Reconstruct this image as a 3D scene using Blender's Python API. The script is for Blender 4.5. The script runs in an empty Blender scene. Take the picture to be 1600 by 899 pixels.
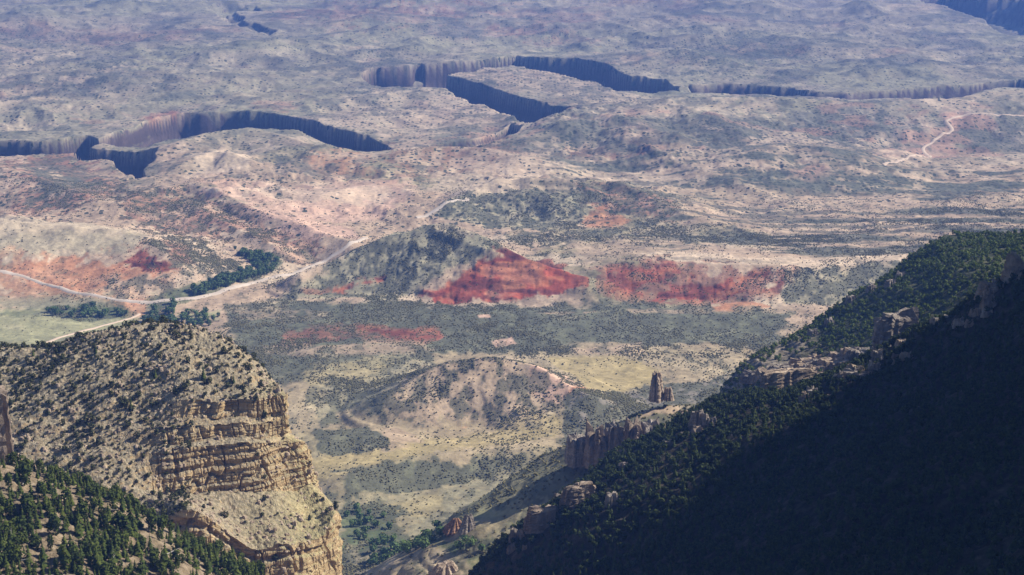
import bpy, math, random
import numpy as np
from mathutils import Vector

random.seed(7)
RNG = np.random.default_rng(11)
SC = bpy.context.scene
COL = SC.collection
rad = math.radians

# ------------------------------------------------------------------ camera
F = 2537.0                      # focal length in pixels of the 1600 x 899 photograph
HC = 800.0                      # eye above the valley floor, metres
PITCH = rad(15.0)
CP, SP = math.cos(PITCH), math.sin(PITCH)
cam_d = bpy.data.cameras.new('camera')
cam = bpy.data.objects.new('camera', cam_d)
COL.objects.link(cam)
cam.location = (0, 0, HC)
cam.rotation_euler = (rad(90) - PITCH, 0, 0)
cam_d.angle = 2 * math.atan(800.0 / F)
cam_d.clip_start = 1.0
cam_d.clip_end = 200000.0
SC.camera = cam


def ray(u, v):
    """bearing x/y and fall z/y of the sight line through a photo pixel"""
    a, b = (u - 800.0) / F, (v - 449.5) / F
    y = CP - b * SP
    return a / y, (-SP - b * CP) / y


def pt(u, v, Y):
    s, k = ray(u, v)
    return np.array((s * Y, Y, HC + k * Y))


def proj(x, y, z):
    zc = y * CP - (z - HC) * SP
    up = y * SP + (z - HC) * CP
    return 800.0 + F * x / zc, 449.5 - F * up / zc


# ------------------------------------------------------------------ numpy noise
def _hash(ix, iy, seed):
    h = (ix.astype(np.int64) * 374761393 + iy.astype(np.int64) * 668265263 + seed * 974711) & 0xFFFFFFFF
    h = ((h ^ (h >> 13)) * 1274126177) & 0xFFFFFFFF
    h = ((h ^ (h >> 16)) * 2246822519) & 0xFFFFFFFF
    return ((h ^ (h >> 15)) & 0xFFFFFF) / float(0xFFFFFF)


def vn(x, y, seed=0):
    x = np.asarray(x, float); y = np.asarray(y, float)
    fx, fy = np.floor(x), np.floor(y)
    ix, iy = fx.astype(np.int64), fy.astype(np.int64)
    tx, ty = x - fx, y - fy
    tx = tx * tx * (3 - 2 * tx); ty = ty * ty * (3 - 2 * ty)
    a = _hash(ix, iy, seed); b = _hash(ix + 1, iy, seed)
    c = _hash(ix, iy + 1, seed); d = _hash(ix + 1, iy + 1, seed)
    return (a + (b - a) * tx) * (1 - ty) + (c + (d - c) * tx) * ty


def fbm(x, y, o=4, seed=0, gain=.5):
    """about -1 .. 1"""
    s = 0.0; a = 1.0; t = 0.0
    for i in range(o):
        s = s + a * (2 * vn(x, y, seed + 17 * i) - 1); t += a
        x = x * 2.03 + 11.3; y = y * 2.03 - 7.1; a *= gain
    return s / t * 1.6


def ridged(x, y, o=4, seed=0):
    s = 0.0; a = 1.0; t = 0.0
    for i in range(o):
        n = 1 - np.abs(2 * vn(x, y, seed + 31 * i) - 1)
        s = s + a * n * n; t += a
        x = x * 2.1 + 3.7; y = y * 2.1 + 9.2; a *= .5
    return s / t


def ss(a, b, x):
    t = np.clip((x - a) / (b - a), 0, 1)
    return t * t * (3 - 2 * t)


def rot(x, y, deg):
    c, s = math.cos(rad(deg)), math.sin(rad(deg))
    return c * x + s * y, -s * x + c * y


def catmull(P, n):
    P = np.asarray(P, float); t = np.linspace(0, len(P) - 1, n)
    i = np.clip(t.astype(int), 0, len(P) - 2); f = (t - i)[(...,) + (None,) * (P.ndim - 1)]
    p0 = P[np.maximum(i - 1, 0)]; p1 = P[i]; p2 = P[i + 1]; p3 = P[np.minimum(i + 2, len(P) - 1)]
    return .5 * (2 * p1 + (p2 - p0) * f + (2 * p0 - 5 * p1 + 4 * p2 - p3) * f * f + (3 * p1 - p0 - 3 * p2 + p3) * f ** 3)


# ------------------------------------------------------------------ helpers for meshes and tags
def tag(o, label=None, cat=None, group=None, kind=None):
    if label: o['label'] = label
    if cat: o['category'] = cat
    if group: o['group'] = group
    if kind: o['kind'] = kind
    return o


def mesh_from(name, V, Fc, mats=None, cols=None, attrs=None, smooth=True, midx=None):
    V = np.asarray(V, np.float32); Fc = np.asarray(Fc, np.int32)
    n = Fc.shape[1]
    me = bpy.data.meshes.new(name)
    me.vertices.add(len(V)); me.vertices.foreach_set('co', V.ravel())
    me.loops.add(Fc.size); me.loops.foreach_set('vertex_index', Fc.ravel())
    me.polygons.add(len(Fc))
    me.polygons.foreach_set('loop_start', np.arange(0, Fc.size, n, dtype=np.int32))
    me.polygons.foreach_set('loop_total', np.full(len(Fc), n, np.int32))
    me.polygons.foreach_set('use_smooth', np.full(len(Fc), bool(smooth)))
    for m in (mats or []): me.materials.append(m)
    if midx is not None: me.polygons.foreach_set('material_index', np.asarray(midx, np.int32))
    if cols is not None:
        a = me.color_attributes.new('Col', 'FLOAT_COLOR', 'POINT')
        c = np.ones((len(V), 4), np.float32); c[:, :3] = cols
        a.data.foreach_set('color', c.ravel())
    for k, w in (attrs or {}).items():
        a = me.attributes.new(k, 'FLOAT', 'POINT')
        a.data.foreach_set('value', np.asarray(w, np.float32).ravel())
    me.update(calc_edges=True); me.validate()
    return me


def obj(name, me, parent=None):
    o = bpy.data.objects.new(name, me); COL.objects.link(o)
    if parent: o.parent = parent
    return o


def grid_faces(nr, nc):
    i = np.arange(nr * nc).reshape(nr, nc)
    return np.stack((i[:-1, :-1], i[:-1, 1:], i[1:, 1:], i[1:, :-1]), -1).reshape(-1, 4)


# ------------------------------------------------------------------ node materials
class NT:
    def __init__(s, name):
        s.m = bpy.data.materials.new(name); s.m.use_nodes = True
        s.t = s.m.node_tree; s.t.nodes.clear()
        s.out = s.t.nodes.new('ShaderNodeOutputMaterial')

    def n(s, typ, **kw):
        d = s.t.nodes.new('ShaderNode' + typ)
        for k, v in kw.items():
            if k.startswith('i_'):
                d.inputs[k[2:].replace('_', ' ')].default_value = v
            else:
                setattr(d, k, v)
        return d

    def l(s, a, b): s.t.links.new(a, b)

    def pos(s, scale=(1, 1, 1)):
        g = s.n('NewGeometry'); m = s.n('Mapping'); m.inputs['Scale'].default_value = scale
        s.l(g.outputs['Position'], m.inputs['Vector']); return m.outputs[0]

    def noise(s, scale, detail=4, vec=None, rough=.55, dist=0.0):
        d = s.n('TexNoise'); d.inputs['Scale'].default_value = scale; d.inputs['Detail'].default_value = detail
        d.inputs['Roughness'].default_value = rough; d.inputs['Distortion'].default_value = dist
        s.l(vec if vec else s.pos(), d.inputs['Vector']); return d.outputs['Fac']

    def ramp(s, fac, stops):
        r = s.n('ValToRGB'); e = r.color_ramp.elements
        while len(e) < len(stops): e.new(.5)
        for el, (p, c) in zip(e, stops):
            el.position = p; el.color = (*c, 1) if len(c) == 3 else c
        s.l(fac, r.inputs[0]); return r.outputs[0]

    def mr(s, fac, a, b, c=0., d=1.):
        r = s.n('MapRange'); r.inputs[1].default_value = a; r.inputs[2].default_value = b
        r.inputs[3].default_value = c; r.inputs[4].default_value = d
        s.l(fac, r.inputs[0]); return r.outputs[0]

    def mix(s, fac, a, b, mode='MIX'):
        r = s.n('Mix', data_type='RGBA', blend_type=mode)
        for sock, x in ((r.inputs[0], fac), (r.inputs[6], a), (r.inputs[7], b)):
            if hasattr(x, 'node'): s.l(x, sock)
            elif isinstance(x, (int, float)): sock.default_value = x
            else: sock.default_value = (*x, 1)
        return r.outputs[2]

    def math(s, op, a, b=0.0):
        r = s.n('Math', operation=op)
        for sock, x in ((r.inputs[0], a), (r.inputs[1], b)):
            if hasattr(x, 'node'): s.l(x, sock)
            else: sock.default_value = x
        return r.outputs[0]

    def col(s, name='Col'):
        a = s.n('Attribute'); a.attribute_name = name; return a

    def done(s, colour, bump=None, bstr=.4, bdist=1.0, rough=.95, transl=0.0):
        p = s.n('BsdfPrincipled'); p.inputs['Roughness'].default_value = rough
        p.inputs['Specular IOR Level'].default_value = .12
        if hasattr(colour, 'node'): s.l(colour, p.inputs['Base Color'])
        else: p.inputs['Base Color'].default_value = (*colour, 1)
        if bump:
            b = s.n('Bump'); b.inputs['Strength'].default_value = bstr; b.inputs['Distance'].default_value = bdist
            s.l(bump, b.inputs['Height']); s.l(b.outputs[0], p.inputs['Normal'])
        if transl:
            t = s.n('BsdfTranslucent'); mx = s.n('MixShader'); mx.inputs[0].default_value = transl
            if hasattr(colour, 'node'): s.l(colour, t.inputs[0])
            s.l(p.outputs[0], mx.inputs[1]); s.l(t.outputs[0], mx.inputs[2]); s.l(mx.outputs[0], s.out.inputs[0])
        else:
            s.l(p.outputs[0], s.out.inputs[0])
        return s.m


def mat_ground():
    k = NT('ground_soil')
    c = k.col().outputs['Color']
    fine = k.noise(.11, 5); mid = k.noise(.022, 4)
    c = k.mix(1.0, c, k.ramp(fine, [(.25, (.66, .66, .68)), (.5, (1, 1, 1)), (.78, (1.28, 1.24, 1.2))]), 'MULTIPLY')
    c = k.mix(.6, c, k.ramp(mid, [(.3, (.8, .8, .8)), (.7, (1.16, 1.14, 1.1))]), 'MULTIPLY')
    # scattered sagebrush and juniper, too far off to show leaves
    v = k.n('TexVoronoi', voronoi_dimensions='2D'); v.inputs['Scale'].default_value = .085
    w = k.n('VectorMath', operation='ADD'); nz = k.n('TexNoise'); nz.inputs['Scale'].default_value = .12
    k.l(k.pos(), nz.inputs['Vector'])
    sc = k.n('VectorMath', operation='SCALE'); sc.inputs['Scale'].default_value = 9.0
    k.l(nz.outputs['Color'], sc.inputs[0]); k.l(k.pos(), w.inputs[0]); k.l(sc.outputs[0], w.inputs[1]); k.l(w.outputs[0], v.inputs['Vector'])
    sep = k.n('SeparateColor'); k.l(v.outputs['Color'], sep.inputs[0])
    sc_a = k.col('scrub').outputs['Fac']
    on = k.math('LESS_THAN', sep.outputs[0], sc_a)
    size = k.mr(sep.outputs[1], 0, 1, .22, .5)
    dot = k.math('MULTIPLY', k.math('LESS_THAN', v.outputs['Distance'], size), on)
    c = k.mix(dot, c, k.mix(sep.outputs[2], (.05, .058, .034), (.085, .088, .055)))
    return k.done(c, k.noise(.16, 6), .5, 2.0)


def mat_cliff():
    k = NT('layered_sandstone')
    vec = k.pos()
    sx = k.n('SeparateXYZ'); k.l(vec, sx.inputs[0])
    wob = k.noise(.03, 3)
    zz = k.math('ADD', sx.outputs[2], k.math('MULTIPLY', wob, 9.0))
    cz = k.n('CombineXYZ'); k.l(zz, cz.inputs[2])
    lay = k.noise(.23, 5, cz.outputs[0], .7)
    rock = k.ramp(lay, [(.28, (.27, .18, .095)), (.4, (.46, .345, .185)), (.5, (.36, .255, .135)), (.58, (.56, .445, .265)), (.75, (.44, .32, .175))])
    streak = k.noise(.28, 5, k.pos((1, 1, .12)), .65)
    rock = k.mix(.7, rock, k.ramp(streak, [(.3, (.58, .54, .52)), (.52, (1, 1, 1)), (.75, (1.3, 1.22, 1.1))]), 'MULTIPLY')
    talus = k.ramp(k.noise(.35, 6, None, .7), [(.3, (.13, .11, .07)), (.45, (.31, .26, .13)), (.58, (.44, .375, .205)), (.75, (.58, .51, .33))])
    talus = k.mix(k.mr(k.noise(.05, 4), .42, .62), talus, k.mix(.5, talus, (.2, .19, .1)))
    dark_talus = k.ramp(k.noise(.4, 6, None, .7), [(.32, (.1, .09, .062)), (.45, (.21, .18, .12)), (.58, (.33, .28, .19)), (.72, (.5, .43, .34))])  # darker grey-brown soil on the left part of the talus
    talus = k.mix(k.col('bare').outputs['Fac'], dark_talus, talus)
    g = k.n('NewGeometry'); sn = k.n('SeparateXYZ'); k.l(g.outputs['Normal'], sn.inputs[0])
    flat = k.math('ADD', k.mr(sn.outputs[2], .5, .72), k.mr(k.noise(.25, 4), .35, .7, -.3, .3))
    fl = k.n('Clamp'); k.l(flat, fl.inputs[0])
    c = k.mix(fl.outputs[0], rock, talus)
    h = k.math('ADD', k.noise(.5, 8, None, .7), k.math('MULTIPLY', streak, .8))
    return k.done(c, h, .75, 1.6)


def mat_slope(name, a, b, c2, scale=.2, rocky=False):
    k = NT(name)
    c = k.ramp(k.noise(scale, 7, None, .68), [(.3, a), (.48, b), (.68, c2)])
    c = k.mix(.7, c, k.ramp(k.noise(scale * .2, 3), [(.35, (.7, .72, .66)), (.65, (1.15, 1.1, 1.05))]), 'MULTIPLY')
    if rocky:
        st = k.ramp(k.noise(.25, 6, k.pos((.4, .4, 1.6)), .7), [(.32, (.06, .055, .045)), (.48, (.17, .145, .11)), (.7, (.36, .3, .22))])
        c = k.mix(k.col('nose').outputs['Fac'], c, st)
    return k.done(c, k.noise(scale * 2, 7, None, .7), .8, 1.5)


def mat_rock(name, a, b, c2):
    k = NT(name)
    n1 = k.noise(.22, 6, k.pos((1, 1, .35)), .65)
    c = k.ramp(n1, [(.3, a), (.5, b), (.72, c2)])
    sx = k.n('SeparateXYZ'); k.l(k.pos(), sx.inputs[0])
    cz = k.n('CombineXYZ'); k.l(k.math('ADD', sx.outputs[2], k.math('MULTIPLY', k.noise(.05, 2), 5.0)), cz.inputs[2])
    c = k.mix(.6, c, k.ramp(k.noise(.3, 4, cz.outputs[0]), [(.35, (.7, .68, .66)), (.62, (1.18, 1.12, 1.06))]), 'MULTIPLY')
    return k.done(c, k.noise(.45, 8, None, .72), .8, 1.6)


def mat_leaf(name, a, b, c2):
    k = NT(name)
    oi = k.n('ObjectInfo')
    n = k.noise(.5, 3)
    c = k.ramp(n, [(.3, a), (.5, b), (.72, c2)])
    at = k.col('tint')
    f = k.math('ADD', k.math('MULTIPLY', oi.outputs['Random'], .75), k.math('MULTIPLY', at.outputs['Fac'], .8))
    c = k.mix(1.0, c, k.ramp(f, [(0, (.62, .66, .6)), (.45, (1, 1, 1)), (1, (1.45, 1.3, 1.0))]), 'MULTIPLY')
    return k.done(c, None, transl=.18)


def mat_plain(name, a, b, scale=.4):
    k = NT(name)
    return k.done(k.ramp(k.noise(scale, 5), [(.3, a), (.7, b)]), k.noise(scale * 2, 5), .4, .5)


M_GROUND = mat_ground()
M_CLIFF = mat_cliff()
M_FORE = mat_slope('brown_hillside_soil', (.09, .075, .045), (.2, .155, .1), (.33, .265, .19))
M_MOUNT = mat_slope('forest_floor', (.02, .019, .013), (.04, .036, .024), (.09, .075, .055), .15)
M_SPUR = mat_slope('brushy_hillside', (.035, .042, .025), (.06, .07, .036), (.11, .105, .06), .1, True)
M_ROCK = mat_rock('tan_rock', (.2, .155, .11), (.37, .295, .22), (.52, .43, .33))
M_GREY = mat_rock('grey_rock', (.13, .115, .1), (.25, .22, .19), (.4, .355, .3))
M_RED = mat_rock('orange_rock', (.17, .1, .065), (.3, .175, .105), (.4, .27, .18))
M_BROWN = mat_rock('brown_rock', (.13, .105, .08), (.25, .2, .155), (.38, .32, .25))
M_ROAD = mat_plain('road_gravel', (.44, .36, .28), (.58, .49, .39), .05)
M_DIRT = mat_plain('pale_dirt_track', (.5, .38, .27), (.6, .47, .34), .08)
M_SPRUCE = mat_leaf('spruce_needles', (.026, .04, .012), (.05, .072, .018), (.085, .108, .03))
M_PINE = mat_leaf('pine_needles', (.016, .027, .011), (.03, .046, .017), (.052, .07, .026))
M_JUNI = mat_leaf('juniper_scales', (.032, .038, .02), (.05, .06, .028), (.08, .085, .04))
M_COTT = mat_leaf('cottonwood_leaves', (.045, .078, .033), (.08, .13, .05), (.12, .18, .07))
M_OAK = mat_leaf('oak_leaves', (.04, .066, .02), (.07, .105, .03), (.11, .15, .045))
M_SAGE = mat_leaf('sagebrush_leaves', (.085, .088, .05), (.13, .128, .072), (.18, .168, .098))
M_BARK = mat_plain('bark', (.08, .06, .045), (.16, .125, .095), 2.0)
M_DEAD = mat_plain('bleached_wood', (.4, .37, .33), (.55, .52, .47), 2.0)

# ------------------------------------------------------------------ the valley: one height sheet
YB = 5200.0


def ref(y):
    """the plain the valley is cut into: level, then rising to the far plateau"""
    t = np.maximum(0, np.asarray(y, float) - YB)
    return .035 * t * t / (t + 700.0)


def on_ref(u, v):
    s, k = ray(u, v)
    y = HC / -k if k < 0 else 30000.0
    for _ in range(30):
        y = max(900., min(30000., (HC - float(ref(y))) / -k)) if k < 0 else 30000.
    return s * y, y


rows_v = np.concatenate((np.arange(-150, 300, .95), np.arange(300, 920, 1.05), np.arange(920, 1500, 2.2)))
ys = np.array([on_ref(800, v)[1] for v in rows_v])
ys = np.unique(np.concatenate((ys, np.geomspace(ys.max() * 1.02, 60000, 25))))
sx_in = np.linspace(-.375, .375, 1180)
sx = np.concatenate((np.linspace(-1.2, -.38, 45), sx_in, np.linspace(.38, 1.2, 45)))
NR, NC = len(ys), len(sx)
GY = np.repeat(ys[:, None], NC, 1)
GX = GY * sx[None, :]


def seg_near(px, py, P):
    """nearest point on a plan polyline: distance, position along it (index + fraction), side"""
    best = np.full(px.shape, 1e18); at = np.zeros(px.shape); side = np.zeros(px.shape)
    for i in range(len(P) - 1):
        ax, ay = P[i][0], P[i][1]; bx, by = P[i + 1][0], P[i + 1][1]
        dx, dy = bx - ax, by - ay; L = dx * dx + dy * dy + 1e-9
        t = np.clip(((px - ax) * dx + (py - ay) * dy) / L, 0, 1)
        ex, ey = px - ax - t * dx, py - ay - t * dy
        d = ex * ex + ey * ey
        m = d < best
        best = np.where(m, d, best); at = np.where(m, i + t, at)
        side = np.where(m, dx * (py - ay) - dy * (px - ax), side)
    return np.sqrt(best), at, side


def poly_sd(px, py, P):
    """signed distance to a closed polygon, positive inside"""
    Q = list(P) + [P[0]]
    d, _, _ = seg_near(px, py, Q)
    ins = np.zeros(px.shape, bool)
    for i in range(len(P)):
        ax, ay = Q[i]; bx, by = Q[i + 1]
        c = ((ay > py) != (by > py))
        if abs(by - ay) > 1e-12:
            ins ^= c & (px < (bx - ax) * (py - ay) / (by - ay) + ax)
    return np.where(ins, d, -d)


Z = ref(GY).copy()

# canyons, traced as plan outlines on the plain: (photo outline of rim, depth, wall run)
CANYONS = [
    ([(-60, 222), (60, 224), (108, 222), (128, 219), (150, 227), (172, 214), (192, 199), (228, 184), (262, 177), (330, 175), (400, 176), (450, 180), (492, 188), (506, 199), (560, 206), (612, 222), (622, 232), (596, 236), (580, 247), (564, 246), (558, 232), (520, 221), (480, 213), (430, 205), (385, 203), (330, 208), (300, 215), (262, 222), (236, 231), (190, 234), (155, 231), (136, 236), (112, 241), (60, 243), (-60, 243)], 130, 32),
    ([(108, 243), (128, 233), (150, 238), (184, 240), (216, 247), (250, 251), (240, 264), (226, 276), (220, 291), (204, 291), (196, 274), (180, 258), (150, 253), (122, 251)], 110, 24),
    ([(590, 243), (625, 233), (680, 225), (740, 217), (798, 202), (818, 208), (805, 222), (745, 240), (700, 247), (640, 250), (600, 253)], 60, 24),
    ([(564, 112), (580, 107), (640, 104), (690, 97), (780, 92), (815, 87), (850, 92), (905, 95), (950, 106), (985, 122), (1040, 127), (1062, 145), (1010, 147), (960, 138), (880, 122), (800, 108), (760, 110), (700, 119), (800, 146), (868, 163), (925, 182), (880, 198), (826, 207), (806, 190), (800, 180), (740, 158), (690, 138), (650, 134), (600, 134), (570, 127)], 160, 36),
    ([(1062, 133), (1130, 130), (1180, 133), (1260, 141), (1330, 143), (1400, 138), (1460, 132), (1530, 128), (1660, 128), (1660, 138), (1560, 139), (1500, 150), (1440, 154), (1380, 153), (1330, 157), (1280, 153), (1200, 150), (1130, 148), (1075, 147)], 100, 45),
    ([(1425, -6), (1470, -8), (1560, -2), (1660, 8), (1660, 58), (1585, 55), (1550, 44), (1530, 30), (1490, 16), (1450, 6)], 160, 80),
    ([(324, 12), (350, 6), (400, 8), (420, 16), (372, 18), (372, 28), (400, 38), (440, 52), (425, 56), (380, 44), (345, 32)], 45, 60),
]
cany_sd = np.full(GX.shape, -1e9)
warpx = fbm(GX / 230, GY / 230, 2, 3) * 14 + fbm(GX / 300, GY / 300, 2, 4) * 14
warpy = fbm(GX / 230 + 50, GY / 230, 2, 5) * 14
cut = np.zeros(GX.shape)
for P, dep, run in CANYONS:
    W = [on_ref(*p) for p in P]
    y0 = min(w[1] for w in W) - 700; y1 = max(w[1] for w in W) + 700
    r0, r1 = np.searchsorted(ys, y0), np.searchsorted(ys, y1)
    sd = poly_sd(GX[r0:r1] + warpx[r0:r1], GY[r0:r1] + 1.6 * warpy[r0:r1], W)
    cany_sd[r0:r1] = np.maximum(cany_sd[r0:r1], sd)
    rgd = ridged(GX[r0:r1] / 240, GY[r0:r1] / 240, 2, 7)
    sd = sd + (fbm(GX[r0:r1] / 120, GY[r0:r1] / 120, 2, 8) * 5 + 24 * ss(.6, .9, rgd) - 4) * ss(120, 10, np.abs(sd))
    prof = .4 * ss(0, .35, sd / run) + .12 * ss(.35, .75, sd / run) + .26 * ss(.75, 1.0, sd / run) + .22 * ss(0, 1, (sd - run) / (run * 2.2))
    cut[r0:r1] = np.maximum(cut[r0:r1], dep * prof)
calm = ss(20, 420, -cany_sd)

# rolling relief, stronger towards the plateau and gentle in the near flats
farw = ss(3300, 5200, GY)
rx, ry = rot(GX, GY, 25)
big = fbm(rx / 620, ry / 420, 5, 21)
gul = ridged(rx / 330, ry / 260, 5, 40)
Z += (10 + 26 * farw) * big * (.35 + .65 * calm)
Z += (6 + 30 * farw) * (gul - .45) * (.15 + .85 * calm)
midw = ss(3250, 3700, GY) * ss(5600, 4600, GY)
Z += midw * 30 * (ridged(rx / 190, ry / 230, 5, 47) - .42) * (.1 + .9 * calm) * (.35 + .65 * ss(300, -300, GX - 250 + (4100 - GY) * .8))
Z += fbm(GX / 60, GY / 60, 4, 60) * (2.2 + 2.5 * farw)

# hills: crest lines as (photo x, photo y, range), slope of the near and far side
HILLS = [
    ('red', [(470, 430, 3000), (560, 392, 3080), (620, 363, 3110), (690, 348, 3120), (750, 366, 3070), (800, 394, 3015), (860, 417, 2975), (915, 434, 2940)], .42, .5, 1.2),
    ('flat', [(690, 322, 3560), (740, 296, 3660), (790, 281, 3700), (850, 279, 3710), (900, 289, 3680)], .3, .3, 1.25),
    ('flat2', [(900, 292, 3700), (935, 281, 3740), (1000, 303, 3640), (1065, 332, 3480), (1130, 350, 3380)], .3, .3, 1.2),
    ('mesa', [(-160, 338, 3260), (0, 345, 3250), (80, 351, 3240), (160, 357, 3220), (222, 370, 3180), (262, 402, 3060)], .24, .25, 1.35),
    ('scarp', [(930, 426, 2980), (985, 410, 3010), (1050, 406, 3020), (1120, 410, 3010), (1200, 416, 2990), (1300, 419, 2985), (1400, 408, 3010), (1560, 400, 3010)], .36, .06, 1.15),
    ('dome', [(610, 628, 2285), (660, 585, 2320), (705, 561, 2340), (770, 556, 2345), (825, 568, 2330), (880, 598, 2290), (918, 622, 2255)], .4, .42, 1.2),
    ('bad', [(255, 297, 3720), (300, 287, 3760), (345, 300, 3660), (400, 327, 3500), (470, 352, 3380), (545, 376, 3240)], .5, .12, 1.1),
    ('rim', [(275, 224, 4330), (330, 207, 4480), (395, 202, 4530), (440, 212, 4450), (500, 232, 4250)], .2, .3, 1.2),
    ('pale', [(280, 262, 4020), (310, 243, 4120), (345, 237, 4150), (390, 250, 4050)], .26, .26, 1.2),
    ('eye', [(835, 212, 4480), (880, 195, 4560), (935, 181, 4650), (1000, 195, 4520), (1060, 215, 4350)], .22, .2, 1.2),
    ('eye2', [(1010, 172, 4760), (1060, 164, 4820), (1120, 190, 4560), (1160, 212, 4380)], .2, .15, 1.2),
    ('far right', [(1040, 153, 5000), (1120, 151, 5030), (1240, 153, 5010), (1340, 158, 4960), (1440, 156, 4980), (1500, 152, 5000), (1560, 141, 5100), (1680, 138, 5120)], .16, .4, 1.2),
    ('apron', [(1330, 600, 1560), (1190, 606, 1540), (1110, 632, 1520), (1060, 632, 1515), (1015, 626, 1510), (975, 650, 1500), (930, 672, 1495), (880, 718, 1495), (800, 772, 1565), (700, 836, 1655), (600, 872, 1745)], .33, .42, 1.2),
    ('knoll', [(500, 690, 2120), (560, 678, 2150), (620, 690, 2110)], .2, .2, 1.3),
    ('bank', [(540, 742, 1985), (640, 716, 2050), (740, 706, 2080), (830, 700, 2080)], .25, .1, 1.2),
    ('redband', [(470, 520, 2680), (560, 508, 2730), (650, 514, 2710), (690, 524, 2660)], .3, .08, 1.2),
    ('tanband', [(480, 548, 2560), (560, 540, 2600), (640, 540, 2600), (680, 552, 2550)], .25, .1, 1.2),
    ('ledge', [(890, 545, 2580), (940, 538, 2610), (1000, 543, 2580)], .3, .1, 1.2),
    ('b1', [(392, 296, 3790), (420, 287, 3840), (452, 284, 3850), (490, 292, 3800)], .3, .3, 1.2),
    ('b22', [(500, 304, 3680), (560, 293, 3760), (610, 291, 3770), (650, 302, 3680)], .26, .12, 1.15),
    ('b333', [(450, 254, 4060), (500, 244, 4130), (560, 247, 4100), (600, 256, 4030)], .24, .25, 1.2),
    ('b4444', [(620, 240, 4160), (680, 230, 4230), (760, 233, 4200), (815, 246, 4090)], .22, .2, 1.2),
    ('b5', [(250, 316, 3600), (300, 322, 3560), (360, 352, 3400), (430, 384, 3220)], .35, .2, 1.2),
    ('b66', [(1180, 232, 4150), (1230, 224, 4220), (1290, 230, 4180)], .22, .2, 1.2),
    ('wood mesa', [(240, 292, 3760), (180, 318, 3560), (120, 300, 3700), (0, 260, 4000)], .2, .2, 1.2),
]
hz = fbm(GX / 45, GY / 45, 4, 71)
for name, C, sn, sf, pw in HILLS:
    W = catmull(np.array([pt(*c) for c in C]), 4 * len(C) + 6)
    hh = np.array([w[2] - float(ref(w[1])) for w in W])
    rng_ = hh.max() / min(sn, sf) * 1.3 + 60
    y0 = W[:, 1].min() - rng_; y1 = W[:, 1].max() + rng_
    r0, r1 = np.searchsorted(ys, y0), np.searchsorted(ys, y1)
    if r1 <= r0: continue
    ca, cb = np.searchsorted(sx, min((W[:, 0] - rng_) / y0)), np.searchsorted(sx, max((W[:, 0] + rng_) / y0))
    if W[:, 0].min() - rng_ > 0: ca = np.searchsorted(sx, min((W[:, 0] - rng_) / y1))
    if W[:, 0].max() + rng_ < 0: cb = np.searchsorted(sx, max((W[:, 0] + rng_) / y1))
    B = (slice(r0, r1), slice(max(ca - 1, 0), cb + 1))
    px, py = GX[B], GY[B]
    d, _, _ = seg_near(px, py, W)
    sw = 0; h = 0; yc = 0
    for w in W:                       # blend the crest heights so that no crease shows on the flanks
        q = np.exp(-np.minimum(60, (np.hypot(px - w[0], py - w[1]) - d) / 32.0)) + 1e-20
        sw = sw + q; h = h + q * (w[2] - float(ref(w[1]))); yc = yc + q * w[1]
    h = h / sw; yc = yc / sw
    tw = ss(-.6, .6, (py - yc) / (d + 25))
    sl = sn * (1 - tw) + sf * tw
    w = h / sl * pw
    # gullies run down the flanks
    fl = ridged(px / 46 + 7 * len(name) + .25 * hz[B], py / 150, 3, 90) - .42
    t = np.clip(d / np.maximum(w, 1), 0, 1.0)
    prof = (1 - t) ** pw
    add = h * prof - h * (.05 if name == 'mesa' else .16) * fl * ss(.08, .4, t) * (1 - t)
    add += hz[B] * np.minimum(4, h * .06)
    inside = ss(1.0, .82, t)
    base = Z[B]
    tgt = ref(py) + (base - ref(py)) * ss(.15, .9, t) + add
    Z[B] = np.where(t < 1, np.maximum(base, base * (1 - inside) + np.maximum(tgt, base * .25) * inside), base)
Z -= cut
# rough broken canyon walls
Z += ss(4, 30, cut) * fbm(GX / 75, GY / 75, 4, 81) * 7


def height(x, y):
    x = np.asarray(x, float); y = np.asarray(y, float)
    r = np.clip(np.interp(y, ys, np.arange(NR)), 0, NR - 1.001)
    c = np.clip(np.interp(x / y, sx, np.arange(NC)), 0, NC - 1.001)
    i, j = r.astype(int), c.astype(int); a, b = r - i, c - j
    return (Z[i, j] * (1 - a) * (1 - b) + Z[i + 1, j] * a * (1 - b) + Z[i, j + 1] * (1 - a) * b + Z[i + 1, j + 1] * a * b)


def cast(u, v):
    """where the sight line through a photo pixel meets the valley"""
    s, k = ray(u, v)
    c = min(max(np.interp(s, sx, np.arange(NC)), 0), NC - 2); j = int(c); b = c - j
    prof = Z[:, j] * (1 - b) + Z[:, j + 1] * b
    hit = np.nonzero(prof >= HC + k * ys)[0]
    y = ys[hit[0]] if len(hit) else 20000.
    return s * y, y


# ------------------------------------------------------------------ soils painted on the plan
C_TAN = (.40, .295, .195); C_PALE = (.48, .375, .255); C_DARK = (.125, .128, .078); C_OLIVE = (.25, .215, .125)
C_RED = (.31, .078, .042); C_ORANGE = (.46, .22, .11); C_PINK = (.52, .345, .245); C_MEADOW = (.35, .28, .135)
C_FIELD = (.30, .29, .155); C_GREY = (.18, .16, .125); C_RUST = (.28, .135, .085); C_FAR = (.26, .235, .16)
C_GREEN = (.07, .1, .045); C_CREAM = (.58, .45, .305); C_SAGE = (.27, .25, .155); C_WALL = (.082, .062, .055)


def C3(c): return np.array(c, float)[None, None, :]


col = np.empty((NR, NC, 3)); col[:] = C_TAN
scr = np.full((NR, NC), .35)
n_a = fbm(GX / 260, GY / 260, 5, 101); n_b = fbm(GX / 110 + 9, GY / 110, 4, 111)
n_c = fbm(GX / 700, GY / 500, 4, 121); n_d = fbm(GX / 38, GY / 38, 4, 131)


redm = np.zeros((NR, NC))


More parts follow.
